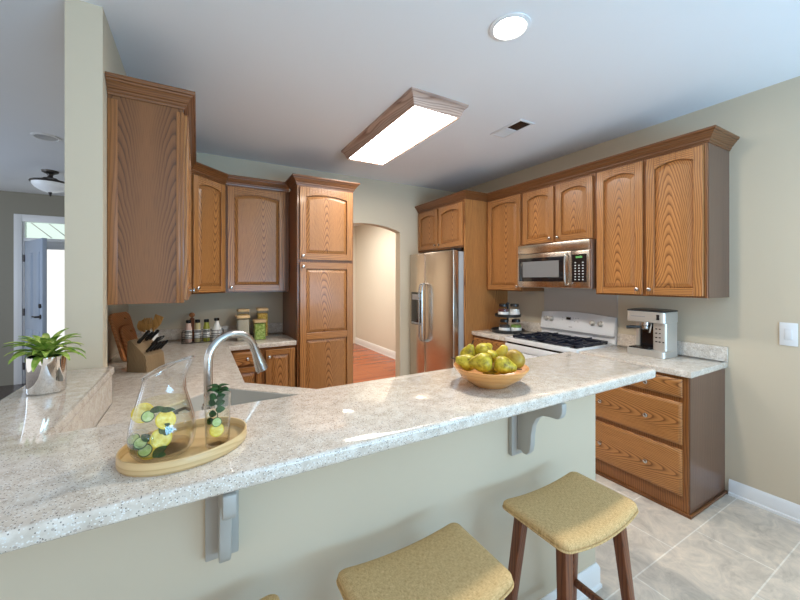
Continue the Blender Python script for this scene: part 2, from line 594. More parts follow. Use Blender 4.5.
# ------------------------------------------------------------------ room shell
struct('floor', MB().box(-0.53, XR+0.1, -3.0, 4.10, -0.05, 0.0), TILE)
struct('floor_hall', MB().box(0.3, 3.3, 4.10, 7.8, -0.05, 0.0), REDW)
struct('floor_foyer', MB().box(-5.0, -0.53, -3.0, 7.2, -0.05, 0.0).box(-0.53, 0.3, 4.10, 7.2, -0.05, 0.0), FOYF)
struct('ceiling', MB().box(-5.0, XR+0.1, -3.0, 7.8, ZC, ZC+0.08), CEIL)
struct('wall_right', MB().box(XR, XR+0.1, -3.0, 4.10, 0, ZC), WALL)
# back wall with a shallow arched opening
AX0, AX1, AS, AP = 1.372, 2.273, 2.100, 2.178
mid = (AX0+AX1)/2
hw = (AX1-AX0)/2
archp = []
rise = AP-AS
rad = (hw*hw+rise*rise)/(2*rise)
for i in range(25):
    t = -1+2*i/24
    x = mid+hw*t
    archp.append((x, AP-rad+math.sqrt(rad*rad-(x-mid)**2)))
bk = MB().prism([(-0.62, 0), (AX0, 0)]+archp+[(AX1, 0), (XR, 0), (XR, ZC), (-0.62, ZC)], YB, 4.10, 'y')
struct('wall_back', bk, WALL)
lw = MB()
lw.box(-0.509, XL, 2.077, 2.175, 0, ZC)
lw.box(-0.509, XL, 2.175, 2.60, 1.372, ZC)
lw.box(-0.62, XL, 2.60, YB, 1.372, ZC)
lw.box(-0.530, -0.515, 2.175, 2.30, 0, 1.372)
lw.box(-0.560, -0.545, 2.30, 2.60, 0, 1.372)
lw.box(-0.62, -0.545, 2.60, YB, 0, 1.372)
struct('wall_left', lw, WALL)
hwm = MB()
hwm.box(-0.53, 1.669, HW0, HW1, 0, 1.044)
hwm.box(-0.53, -0.360, HW1, 2.077, 0, 1.044)
struct('wall_bar', hwm, WALL)
struct('wall_hall_right', MB().box(3.20, 3.30, 4.10, 7.80, 0, ZC), HALLW)
struct('wall_hall_end', MB().box(0.3, 3.20, 7.69, 7.80, 0, ZC), HALLW)
struct('wall_hall_left', MB().box(0.2, 0.3, 4.10, 7.80, 0, ZC), HALLW)
DX0, DX1, DZ0, TZ0, TZ1 = -2.175, -1.24, 2.035, 2.085, 2.315
fw = MB()
fw.box(-5.0, DX0-0.01, 7.05, 7.17, 0, ZC)
fw.box(DX1+0.01, 0.2, 7.05, 7.17, 0, ZC)
fw.box(DX0-0.01, DX1+0.01, 7.05, 7.17, TZ1+0.05, ZC)
struct('wall_foyer', fw, FOYW)


def base_prof(h=0.105, t=0.015):
    return [(0, 0), (t+0.006, 0), (t+0.006, 0.016), (t, 0.022), (t, h-0.02), (t*0.5, h-0.006), (t*0.3, h), (0, h)]


b = MB()
sweep(b, [(XR, 0.995), (XR, -3.0)], base_prof())
struct('baseboard_right', b, WHITE)
b = MB()
sweep(b, [(-0.53, HW0), (1.669, HW0), (1.669, HW1)], base_prof(0.115))
struct('baseboard_bar', b, WHITE)
b = MB()
sweep(b, [(3.20, 7.69), (3.20, 4.10)], base_prof(0.14))
struct('baseboard_hall', b, WHITE)

# front door with transom, in the foyer
d1 = MB()
for x0, x1 in ((DX0-0.085, DX0), (DX1, DX1+0.085)):
    d1.box(x0, x1, 7.03, 7.05, 0, TZ1+0.10)
d1.box(DX0, DX1, 7.03, 7.05, TZ1, TZ1+0.10)
d1.box(DX0, DX1, 7.05, 7.13, DZ0, TZ0)
d1.box(DX0-0.009, DX0+0.02, 7.051, 7.13, 0, TZ1)
d1.box(DX1-0.02, DX1+0.009, 7.051, 7.13, 0, TZ1)
d1.box(DX0+0.02, DX1-0.02, 7.05, 7.13, TZ1, TZ1+0.049)
frame = struct('door_1', d1, WHITE, bev=0.003)
tr = MB().box(DX0+0.02, DX1-0.02, 7.085, 7.092, TZ0, TZ1)
tw = struct('window_1', tr, LEADED)
ld = MB()
for k in range(5):
    x = DX0+0.08+k*0.19
    ld.tube([(x, 7.084, TZ1-0.01), (x+0.22, 7.084, TZ0+0.01)], 0.006, 6)
obj('leading', ld, NICKEL, tw)
lf = thing('door_2', None, None, (DX0+0.025, 7.045, 0), R(-63))
lf['kind'] = 'structure'
leaf = MB().box(0, 0.88, 0, 0.045, 0.012, DZ0-0.01)
for (x0, x1, z0, z1) in ((0.12, 0.40, 0.20, 0.80), (0.48, 0.76, 0.20, 0.80), (0.12, 0.40, 0.95, 1.85), (0.48, 0.76, 0.95, 1.85)):
    leaf.box(x0, x1, -0.006, 0, z0, z1)
    leaf.box(x0+0.03, x1-0.03, -0.010, -0.006, z0+0.03, z1-0.03)
obj('door_leaf', leaf, DOORP, lf, bev=0.003)
hd = MB()
hd.cyl((0.82, -0.06, 1.0), (0.82, 0, 1.0), 0.012, seg=12).cyl((0.82, -0.055, 1.0), (0.70, -0.055, 1.0), 0.01, seg=12)
hd.cyl((0.82, -0.012, 1.0), (0.82, 0, 1.0), 0.028)
obj('door_handle', hd, BRONZE, lf)
obj('deadbolt', MB().cyl((0.82, -0.02, 1.14), (0.82, 0, 1.14), 0.028), BRONZE, lf)
for z in (0.25, 1.02, 1.79):
    obj('hinge', MB().cyl((-0.008, -0.008, z-0.05), (-0.008, -0.008, z+0.05), 0.012, seg=10), BRONZE, lf)
# glazed storm door in the same opening
sd = thing('door_3', None, None, (DX0+0.022, 7.095, 0))
sd['kind'] = 'structure'
w_ = DX1-DX0-0.044
st = MB().box(0, 0.07, 0, 0.03, 0.01, DZ0).box(w_-0.07, w_, 0, 0.03, 0.01, DZ0).box(0.07, w_-0.07, 0, 0.03, 1.93, DZ0).box(0.07, w_-0.07, 0, 0.03, 0.01, 0.16)
obj('storm_door_frame', st, WHITE, sd, bev=0.004)
obj('glass_pane', MB().box(0.07, w_-0.07, 0.012, 0.018, 0.16, 1.93), PANE, sd)
pull = MB().tube([(0.045, -0.001, 1.06), (0.045, -0.05, 1.05), (0.06, -0.06, 0.99), (0.06, -0.06, 0.90), (0.045, -0.05, 0.85), (0.045, -0.001, 0.84)], 0.009, 8)
obj('pull_handle', pull, BRONZE, sd)

# ------------------------------------------------------------------ cabinet doors and drawers


def arch_loop(w, z0, z1, rise, n=14):
    """opening outline, counter clockwise in (x,z), centred in x"""
    h = w/2
    pts = [(-h, z0), (h, z0)]
    if rise <= 0:
        return pts+[(h, z1), (-h, z1)]
    r = (h*h+rise*rise)/(2*rise)
    for i in range(n+1):
        x = h-2*h*i/n
        pts.append((x, z1-r+math.sqrt(max(0, r*r-x*x))))
    return pts


def raised_panel(w, z0, z1, rise, edge=0.034):
    mb = MB()
    l = lambda o, y: [(x, y, z) for x, z in arch_loop(w-2*o, z0+o, z1-o, rise)]
    mb.loft([l(-0.004, -0.001), l(-0.004, -0.003), l(0.003, -0.003), l(0.006, -0.008), l(edge-0.004, -0.0165), l(edge-0.003, -0.0195)])
    return mb


def knob(parent, x, z, y=-0.02):
    k = MB()
    k.lathe([(0.006, 0.0), (0.0055, 0.010), (0.010, 0.014), (0.0145, 0.020), (0.014, 0.026), (0.008, 0.030)], 16)
    k.xf(Matrix.Rotation(R(90), 4, 'X'))
    return obj('knob', k, NICKEL, parent, (x, y, z))


def door(parent, x0, x1, z0, z1, panels=None, rise=0.03, knob_at=None, st=0.052, mv=None, mh=None):
    """frame and panel door on a cabinet front (front plane y=0, faces -y)"""
    mv, mh = mv or OAKF, mh or OAKFH
    w, h = x1-x0, z1-z0
    cx, cz = (x0+x1)/2, (z0+z1)/2
    if panels is None:
        panels = [(st, h-st, rise)]
    fr = MB()
    W2, H2 = w/2, h/2
    T = -0.022
    fr.box(-W2, -W2+st, T, 0, -H2, H2).box(W2-st, W2, T, 0, -H2, H2)
    fr.m = 1
    iw = w-2*st
    fr.box(-iw/2, iw/2, T, 0, -H2, -H2+panels[0][0])
    for k, (p0, p1, rs) in enumerate(panels):
        top = panels[k+1][0] if k+1 < len(panels) else h
        if rs <= 0:
            fr.box(-iw/2, iw/2, T, 0, -H2+p1, -H2+top)
        else:
            lp = arch_loop(iw, 0, -H2+p1, rs)[2:]
            for a, b in zip(lp[:-1], lp[1:]):
                fr.prism([a, b, (b[0], -H2+top), (a[0], -H2+top)], T, 0, 'y')
    d = obj('door', fr, [mv, mh], parent, (cx, 0, cz), bev=0.0018, bseg=1)
    for p0, p1, rs in panels:
        obj('door_panel', raised_panel(iw, -(p1-p0)/2, (p1-p0)/2, rs), OAKV, d, (0, 0, -H2+(p0+p1)/2), angle=9)
    if knob_at:
        knob(d, knob_at[0]-cx, knob_at[1]-cz, -0.022)
    return d


def drawer(parent, x0, x1, z0, z1, knobs=(), m=None):
    w, h = x1-x0, z1-z0
    mb = MB()
    l = lambda o, y: [(-w/2+o, y, -h/2+o), (w/2-o, y, -h/2+o), (w/2-o, y, h/2-o), (-w/2+o, y, h/2-o)]
    mb.loft([l(0, 0), l(0, -0.012), l(0.004, -0.017), l(0.012, -0.020), l(0.014, -0.022)])
    d = obj('drawer', mb, m or OAKH, parent, ((x0+x1)/2, 0, (z0+z1)/2))
    for kx in knobs:
        knob(d, kx-(x0+x1)/2, 0, -0.022)
    return d


CG = None


def cabinet(name, label, loc, rz, w, d, h, group=None):
    c = thing(name, label, 'cabinet', loc, rz, {'w': 'oak wall cabinets', 'b': 'oak base cabinets'}.get(name[0]))
    return c


def body(c, w, d, h, m=None, z0=0.0, toe=False):
    mb = MB()
    if toe:
        mb.box(0, w, 0, d, 0.10, h).box(0, w, 0.008, d, 0, 0.10)
    else:
        mb.box(0, w, 0, d, z0, h)
    return obj('carcass', mb, m or OAKD, c, bev=0.0015, bseg=1)


RZR = -PI/2      # cabinets on the right wall face -X
RZL = PI/2       # cabinets on the left wall face +X
ZU = 1.362       # underside of the wall cabinets
HU = 2.382-ZU

# right wall: tall single door, pair over microwave, pair of tall doors
c = cabinet('wall_cabinet', 'oak wall cabinet with one tall door, between fridge panel and microwave', (XUF, 3.011, ZU), RZR, 0.509, 0.329, HU)
body(c, 0.509, 0.329, HU)
door(c, 0.032, 0.492, 0.012, HU-0.025, rise=0.030, knob_at=(0.465, 0.05))
c = cabinet('wall_cabinet', 'short two-door oak wall cabinet right above the microwave', (XUF, 2.500, 1.822), RZR, 0.758, 0.329, 0.55)
body(c, 0.758, 0.329, 0.55)
door(c, 0.018, 0.368, 0.012, 0.525, rise=0.030, knob_at=(0.34, 0.045))
door(c, 0.396, 0.742, 0.012, 0.525, rise=0.030, knob_at=(0.424, 0.045))
c = cabinet('wall_cabinet', 'oak wall cabinet with two tall doors above the coffee machine', (XUF, 1.740, ZU), RZR, 0.740, 0.329, HU)
body(c, 0.740, 0.329, HU)
door(c, 0.020, 0.362, 0.012, HU-0.025, rise=0.030, knob_at=(0.334, 0.05))
door(c, 0.388, 0.722, 0.012, HU-0.025, rise=0.030, knob_at=(0.416, 0.05))
obj('side_panel', MB().box(0.740, 0.745, 0.006, 0.329, 0.0, HU), OAKS, c)
# fridge surround
c = cabinet('fridge_cabinet', 'two-door oak cabinet above the stainless fridge', (2.548, 3.975, 1.843), RZR, 0.94, 0.64, 0.53)
body(c, 0.940, 0.64, 0.53)
door(c, 0.035, 0.462, 0.02, 0.50, rise=0.030, knob_at=(0.435, 0.06))
door(c, 0.490, 0.925, 0.02, 0.50, rise=0.030, knob_at=(0.518, 0.06))
fp = thing('oak_upright', 'tall plain oak end panel on the near side of the fridge', 'panel', (2.548, 3.034, 0), RZR)
obj('panel_board', MB().box(0, 0.022, 0, 0.643, 0, 2.372), OAKF, fp)
obj('edge_strip', MB().box(-0.001, 0.023, -0.006, 0, 0, 2.372), OAKF, fp)
# crown along fridge, range wall
CP = [(0, ZCR-0.082), (0.005, ZCR-0.082), (0.007, ZCR-0.072), (0.013, ZCR-0.068), (0.014, ZCR-0.058), (0.021, ZCR-0.052), (0.030, ZCR-0.036),
      (0.040, ZCR-0.026), (0.042, ZCR-0.020), (0.050, ZCR-0.017), (0.054, ZCR-0.008), (0.054, ZCR), (0, ZCR)]
cr = MB()
sweep(cr, [(2.548, 3.977), (2.548, 3.012), (XUF, 3.012), (XUF, 0.995), (XR-0.002, 0.995)], CP)
tag(obj('crown_molding', cr, OAKC, angle=12), 'oak crown molding running over the fridge and the microwave cabinets', 'molding', 'oak crown moldings')

# left run
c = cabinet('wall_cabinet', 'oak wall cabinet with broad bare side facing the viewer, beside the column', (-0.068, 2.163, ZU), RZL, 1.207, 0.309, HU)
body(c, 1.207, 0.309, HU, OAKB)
sp = MB().box(-0.004, 0, 0.012, 0.030, 0, HU-0.03)
sp.box(-0.004, 0, 0.27, 0.309, 0, HU-0.03)
sp.box(-0.006, 0.006, -0.004, 0.012, 0, HU-0.03)
obj('side_trim', sp, OAKT, c, bev=0.001)
door(c, 0.022, 0.590, 0.012, HU-0.03, rise=0.030, knob_at=(0.56, 0.05))
door(c, 0.615, 1.190, 0.012, HU-0.03, rise=0.030, knob_at=(0.645, 0.05))
# diagonal corner cabinet: plan is a pentagon
c = cabinet('corner_cabinet', 'narrow-looking diagonal corner oak wall cabinet left of the wide single-door one', (-0.068, 3.372, ZU), R(45), 0.41, 0.3, HU)
Mi = Matrix.Rotation(R(-45), 4, 'Z') @ Matrix.Translation((0.068, -3.372, 0))
pen = [(-0.068, 3.372), (0.221, 3.661), (0.221, 3.978), (-0.377, 3.978), (-0.377, 3.372)]
pl = [(Mi @ Vector((x, y, 0)))[:2] for x, y in pen]
obj('carcass', MB().prism(pl, 0, HU), OAKD, c)
door(c, 0.030, 0.385, 0.012, HU-0.03, rise=0.026, knob_at=(0.06, 0.05))
c = cabinet('wall_cabinet', 'wide single-door oak wall cabinet above the storage jars', (0.222, 3.661, ZU), 0, 0.576, 0.317, HU)
body(c, 0.576, 0.317, HU)
door(c, 0.015, 0.535, 0.012, HU-0.03, rise=0.028, knob_at=(0.045, 0.05), st=0.058)
cr = MB()
sweep(cr, [(XL+0.002, 2.161), (-0.066, 2.161), (-0.066, 3.371), (0.222, 3.659), (0.796, 3.659)], CP)
tag(obj('crown_molding', cr, OAKC, angle=12), 'oak crown molding over the left cabinets, turning the corner', 'molding', 'oak crown moldings')
# pantry
c = cabinet('pantry_cabinet', 'tall oak pantry cabinet beside the arched opening', (0.800, 3.337, 0), 0, 0.56, 0.64, 2.372)
body(c, 0.56, 0.64, 2.372, toe=True)
door(c, 0.022, 0.545, 1.672, 2.350, rise=0.026, knob_at=(0.048, 1.705), st=0.060)
door(c, 0.022, 0.545, 0.115, 1.645, panels=[(0.06, 0.80, 0), (0.865, 1.47, 0)], knob_at=(0.048, 1.605), st=0.060)
cr = MB()
sweep(cr, [(0.800, 3.590), (0.800, 3.335), (1.360, 3.335), (1.360, 3.977)], CP)
tag(obj('crown_molding', cr, OAKC, angle=12), 'oak crown molding capping the tall pantry', 'molding', 'oak crown moldings')

# base cabinets
HB = 0.873
c = cabinet('base_cabinet', 'oak base cabinet with drawers under the coffee machine counter', (2.655, 1.738, 0), RZR, 0.716, 0.535, HB)
mb = MB().box(0, 0.716, 0, 0.535, 0.0, HB)
obj('carcass', mb, OAKD, c, bev=0.0015, bseg=1)
obj('side_panel', MB().box(0.716, 0.720, 0.01, 0.535, 0.0, HB), OAKS, c)
obj('shoe_molding', MB().box(-0.0, 0.735, -0.015, 0.0, 0, 0.02).box(0.72, 0.735, 0.0, 0.535, 0, 0.02), OAKC, c, bev=0.004)
drawer(c, 0.025, 0.685, 0.738, 0.852, (0.18, 0.49))
drawer(c, 0.025, 0.685, 0.440, 0.705, (0.18, 0.49))
drawer(c, 0.025, 0.685, 0.118, 0.408, (0.18, 0.49))
c = cabinet('base_cabinet', 'small oak base cabinet with drawer between the fridge panel and the range', (2.655, 3.010, 0), RZR, 0.505, 0.535, HB)
body(c, 0.505, 0.535, HB, toe=True)
drawer(c, 0.02, 0.485, 0.715, 0.852, (0.25,))
door(c, 0.02, 0.485, 0.115, 0.695, rise=0, knob_at=(0.45, 0.65))
c = cabinet('base_cabinet', 'oak base cabinet with a drawer over its door, left of the full-door one', (0.245, 3.368, 0), 0, 0.255, 0.60, HB)
body(c, 0.255, 0.60, HB, toe=True)
drawer(c, 0.015, 0.240, 0.735, 0.85, (0.128,))
door(c, 0.015, 0.240, 0.115, 0.715, rise=0, st=0.045, knob_at=(0.215, 0.67))
c = cabinet('base_cabinet', 'full-door oak base cabinet beside the pantry', (0.502, 3.368, 0), 0, 0.295, 0.60, HB)
body(c, 0.295, 0.60, HB, toe=True)
door(c, 0.025, 0.280, 0.115, 0.85, rise=0, st=0.050, knob_at=(0.052, 0.79))
# left run, sink front and peninsula: carcasses that carry the stone
c = cabinet('base_cabinet', 'oak base cabinet run under the left counter', (0.205, 2.16, 0), RZL, 1.19, 0.58, HB)
body(c, 1.19, 0.58, HB, toe=True)
door(c, 0.03, 0.58, 0.115, 0.85, rise=0)
door(c, 0.61, 1.16, 0.115, 0.85, rise=0)
c = cabinet('sink_cabinet', 'diagonal oak sink cabinet below the corner sink', (0.53, 1.81, 0), R(135), 0.41, 0.1, HB)
body(c, 0.41, 0.03, HB, toe=True)
door(c, 0.02, 0.20, 0.115, 0.85, rise=0, st=0.04)
door(c, 0.21, 0.39, 0.115, 0.85, rise=0, st=0.04)
c = cabinet('base_cabinet', 'oak base cabinet run behind the bar wall', (1.580, 1.795, 0), PI, 1.02, 0.61, HB)
body(c, 1.02, 0.61, HB, toe=True)
door(c, 0.03, 0.50, 0.115, 0.85, rise=0)
door(c, 0.53, 1.00, 0.115, 0.85, rise=0)

# ------------------------------------------------------------------ stone tops
BX0, BX1, BY0, BY1 = -0.575, 1.800, 0.797, 1.246
bar = [(BX0, BY0)]+arc(BX1-0.055, BY0+0.055, 0.055, -90, 0, 8)+[(BX1, BY1), (-0.337, BY1), (-0.337, 2.074), (BX0, 2.074)]
o = poly_slab('bar_countertop', bar, [], 1.045, ZB, STONE, bev=0.010)
tag(o, 'long raised bar top of speckled stone carrying the fruit bowl and tray', 'countertop')
ct = thing('countertop', 'lower speckled stone counter around the corner sink behind the raised bar', 'countertop', (0, 0, 0))
ctl = [(-0.345, 1.176), (1.60, 1.176), (1.60, 1.815), (0.537, 1.815), (0.226, 2.126), (0.226, 3.344), (0.797, 3.344), (0.797, 3.979),
       (-0.543, 3.979), (-0.543, 2.302), (-0.513, 2.302), (-0.513, 2.177), (-0.377, 2.177), (-0.377, 2.082), (-0.345, 2.082)]
SCX, SCY = 0.170, 1.750
u = Vector((0.7071, -0.7071))
n_ = Vector((0.7071, 0.7071))


def sk(a, b_):
    return (SCX+u.x*a+n_.x*b_, SCY+u.y*a+n_.y*b_)


SL, SW = 0.305, 0.200
hole = [sk(x, y) for x, y in rrect(-SL, SL, -SW, SW, 0.05, 5)]
poly_slab('stone_top', ctl, [hole], 0.874, ZL, STONE, ct, bev=0.004)
bs = MB().box(-0.358, 1.60, 1.161, 1.175, 0.915, 1.044).box(-0.358, -0.345, 1.175, 2.074, 0.915, 1.044)
obj('riser', bs, STONE, ct)
bs = MB().box(-0.543, 0.797, 3.965, 3.979, 0.915, 1.016)
obj('backsplash', bs, STONE, ct, bev=0.002)
ct = thing('countertop', 'stone counter beside the range carrying the coffee machine', 'countertop')
obj('stone_top', MB().box(2.631, XR-0.002, 1.000, 1.738, 0.874, ZL), STONE, ct, bev=0.005)
obj('backsplash', MB().box(XR-0.022, XR-0.002, 1.000, 1.738, 0.915, 1.016), STONE, ct, bev=0.002)
ct = thing('countertop', 'small stone counter in the corner carrying the two-tier spice stand', 'countertop')
obj('stone_top', MB().box(2.631, XR-0.002, 2.502, 3.010, 0.874, ZL), STONE, ct, bev=0.005)
obj('backsplash', MB().box(XR-0.022, XR-0.002, 2.502, 3.010, 0.915, 1.016), STONE, ct, bev=0.002)
tag(obj('splash_panel', MB().box(XR-0.008, XR-0.001, 1.742, 2.498, 0.95, 1.400), PANELG), 'flat grey splash panel on the wall behind the range', 'panel')

# sink
sink = thing('sink', 'grey undermount corner sink behind the drinks tray', 'sink', (SCX, SCY, 0.874), R(-45))
sm = MB()
lo = lambda e, z, r=0.05: [(x, y, z) for x, y in rrect(-SL+e, SL-e, -SW+e, SW-e, r, 5)]
sm.loft([lo(0.0015, 0.036), lo(0.0015, -0.200), lo(0.0015, -0.208), lo(0.012, -0.200), lo(0.0075, -0.02), lo(0.0055, 0.036)], False, False)
sm.loft([lo(0.0055, 0.036), lo(0.0015, 0.036)], False, False)
sm.loft([lo(0.0015, -0.208), lo(0.03, -0.208)], False, True)
sm.f.append(tuple(range(3*len(lo(0, 0)), 4*len(lo(0, 0)))))
sm.fm.append(0)
obj('basin', sm, SINKM, sink)
obj('drain', MB().lathe([(0.045, -0.1995), (0.045, -0.197), (0.03, -0.199), (0.01, -0.199)], 20), STEEL, sink)

# faucet
fx, fy = 0.033, 1.518
fc = thing('faucet', 'tall stainless gooseneck pull-down faucet arching over the sink', 'faucet', (fx, fy, ZL), R(22))
fb = MB().lathe([(0.030, 0), (0.030, 0.006), (0.025, 0.012), (0.022, 0.016), (0.022, 0.09), (0.019, 0.10)], 24)
obj('base', fb, NICKEL, fc)
rch = 0.094
path = [(0, 0, 0.095), (0, 0, 0.20), (0, 0, 0.258)]
for i in range(1, 15):
    a = PI-i*R(166)/14
    path.append((rch+rch*math.cos(a), 0, 0.258+rch*math.sin(a)))
obj('spout', MB().tube(path, 0.0155, 14), NICKEL, fc)
e = Vector(path[-1])
dirv = (Vector(path[-1])-Vector(path[-2])).normalized()
hp = MB().tube([e-dirv*0.006, e+dirv*0.004, e+dirv*0.012, e+dirv*0.06, e+dirv*0.098, e+dirv*0.102], [0.0165, 0.017, 0.0165, 0.022, 0.026, 0.022], 18)
obj('spray_head', hp, NICKEL, fc)
lv = MB().cyl((0, -0.018, 0.06), (0, -0.05, 0.065), 0.012, 0.010, 12).cyl((0, -0.045, 0.06), (-0.012, -0.06, 0.15), 0.007, 0.005, 10)
obj('lever', lv, NICKEL, fc)
sdp = thing('soap_dispenser', 'small dark soap pump beside the faucet base', 'soap dispenser', (-0.075, 1.58, ZL))
obj('pump_base', MB().lathe([(0.02, 0), (0.02, 0.008), (0.012, 0.014), (0.010, 0.055), (0.012, 0.06), (0.006, 0.075)], 16), BRONZE, sdp)
obj('nozzle', MB().tube([(0, 0, 0.07), (0.03, 0.02, 0.072), (0.045, 0.03, 0.06)], 0.006, 8), BRONZE, sdp)


# corbels: profile in (y, z), y away from the wall
def corbel(x0, label):
    c = thing('corbel', label, 'corbel', (x0, HW0, 1.044), 0, 'corbels under the bar')
    obj('back_plate', MB().box(0.0, 0.076, -0.020, -0.001, -0.262, -0.001), CORB, c, bev=0.003)
    pr = [(-0.020, -0.001), (-0.245, -0.001), (-0.245, -0.020)]
    pr += [(-0.218-0.027*math.cos(R(a)), -0.020-0.040*math.sin(R(a))) for a in range(20, 91, 14)]
    pr += [(-0.185, -0.062), (-0.150, -0.068), (-0.122, -0.088), (-0.104, -0.120), (-0.096, -0.160), (-0.094, -0.200), (-0.088, -0.226), (-0.072, -0.243), (-0.052, -0.244), (-0.040, -0.236), (-0.020, -0.240)]
    mb = MB()
    mb.prism([(-0.020+(y+0.020)*0.90, z) for y, z in pr], 0.028, 0.054, 'x')
    obj('bracket', mb, CORB, c, bev=0.003)
    return c


corbel(0.015, 'scrolled painted corbel under the bar near the drinks tray')
corbel(1.080, 'scrolled painted corbel under the bar below the fruit bowl')

# ------------------------------------------------------------------ fridge
fr = thing('refrigerator', 'stainless side by side refrigerator with black water dispenser', 'refrigerator', (2.400, 3.948, 0), RZR)
obj('body', MB().box(0.004, 0.902, 0.085, 0.760, 0.03, 1.795), GREYP, fr, bev=0.004)
obj('kick_grille', MB().box(0.01, 0.896, 0.06, 0.085, 0.02, 0.085), BLACK, fr)
d = obj('freezer_door', MB().box(0.0, 0.350, 0, 0.075, 0.10, 1.81), STEEL, fr, bev=0.010, bseg=3)
dp = MB().box(0.045, 0.305, -0.004, 0, 0.915, 1.325)
dsp = obj('dispenser', dp, BLKGLS, d, bev=0.002)
obj('control_strip', MB().box(0.075, 0.275, -0.006, -0.004, 1.23, 1.30), GREYP, d)
obj('drip_tray', MB().box(0.07, 0.28, -0.014, -0.004, 0.925, 0.945), GREYP, d)
d2 = obj('fridge_door', MB().box(0.360, 0.906, 0, 0.075, 0.10, 1.81), STEEL, fr, bev=0.010, bseg=3)
for dd, x in ((d, 0.322), (d2, 0.384)):
    p = [(x, 0.0, 1.44), (x, -0.045, 1.425), (x, -0.060, 1.38)]+[(x, -0.062, 1.38-k*0.06) for k in range(1, 10)]+[(x, -0.060, 0.79), (x, -0.045, 0.745), (x, 0.0, 0.73)]
    obj('handle', MB().tube(p, 0.0105, 10), NICKEL, dd)
obj('hinge_cover', MB().box(0.84, 0.90, 0.02, 0.12, 1.811, 1.832), BLACK, fr)

# ------------------------------------------------------------------ microwave
mw = thing('microwave', 'stainless over-the-range microwave with black window and keypad', 'microwave', (2.782, 2.496, 1.408), RZR)
obj('case', MB().box(0, 0.750, 0.022, 0.408, 0, 0.410), STEELV, mw, bev=0.002)
obj('vent_band', MB().box(0.0, 0.750, 0.0, 0.022, 0.325, 0.410), STEEL, mw, bev=0.003)
dr = obj('door', MB().box(0.0, 0.585, 0.0, 0.022, 0.004, 0.321), STEEL, mw, bev=0.004)
obj('window_frame', MB().box(0.022, 0.520, -0.003, 0, 0.058, 0.282), BLKGLS, dr, bev=0.002)
obj('window', MB().box(0.070, 0.470, -0.0045, -0.003, 0.098, 0.248), MWGLASS, dr)
obj('handle', MB().tube([(0.553, 0.0, 0.300), (0.553, -0.032, 0.292), (0.553, -0.042, 0.25), (0.553, -0.044, 0.165), (0.553, -0.042, 0.08), (0.553, -0.032, 0.036), (0.553, 0.0, 0.028)], 0.008, 10), NICKEL, dr)
cpn = obj('control_panel', MB().box(0.588, 0.750, 0.0, 0.022, 0.004, 0.321), STEEL, mw, bev=0.004)
obj('keypad', MB().box(0.596, 0.726, -0.003, 0, 0.055, 0.290), BLKGLS, cpn)
obj('display', MB().box(0.632, 0.690, -0.0045, -0.003, 0.258, 0.274), GREEN_LED, cpn)
for k in range(7):
    for q in range(3):
        if k == 6 and q == 1:
            continue
        obj('button', MB().box(0.622+q*0.034, 0.634+q*0.034, -0.0045, -0.003, 0.072+k*0.024, 0.079+k*0.024), LABEL, cpn)
obj('bottom_light', MB().box(0.25, 0.50, 0.06, 0.30, -0.004, 0.0), GREYP, mw)

# ------------------------------------------------------------------ range
rg = thing('range', 'white freestanding gas range with black grates and knobs on its back panel', 'stove', (2.610, 2.499, 0), RZR)
obj('body', MB().box(0, 0.756, 0.03, 0.570, 0.02, 0.885), ENAMEL, rg, bev=0.004)
od = obj('oven_door', MB().box(0.008, 0.748, 0.0, 0.03, 0.20, 0.80), ENAMEL, rg, bev=0.005)
obj('oven_window', MB().box(0.14, 0.616, -0.003, 0, 0.34, 0.66), BLKGLS, od)
obj('oven_handle', MB().tube([(0.08, 0.0, 0.765), (0.08, -0.045, 0.765), (0.676, -0.045, 0.765), (0.676, 0.0, 0.765)], 0.012, 10), ENAMEL, od)
obj('storage_drawer', MB().box(0.008, 0.748, 0.0, 0.03, 0.03, 0.19), ENAMEL, rg, bev=0.004)
ctp = MB()
ctp.box(0, 0.756, 0.0, 0.045, 0.885, 0.925).box(0, 0.756, 0.525, 0.570, 0.885, 0.925).box(0, 0.035, 0.045, 0.525, 0.885, 0.925).box(0.721, 0.756, 0.045, 0.525, 0.885, 0.925)
obj('cooktop_rim', ctp, ENAMEL, rg, bev=0.004)
obj('vent_gap', MB().box(0.02, 0.736, 0.010, 0.029, 0.868, 0.884), BLACK, rg)
obj('front_panel', MB().box(0.0, 0.756, 0.002, 0.029, 0.806, 0.867), ENAMEL, rg, bev=0.003)
obj('cooktop_well', MB().box(0.035, 0.721, 0.045, 0.525, 0.886, 0.906), BLKGLS, rg)
for bx in (0.20, 0.555):
    for by in (0.16, 0.41):
        bn = obj('burner', MB().lathe([(0.055, 0.906), (0.052, 0.914), (0.04, 0.915)], 20, (bx, by, 0)), STEEL, rg)
        obj('burner_cap', MB().lathe([(0.038, 0.9155), (0.038, 0.921), (0.032, 0.925), (0.01, 0.9255)], 20, (bx, by, 0)), IRON, bn)
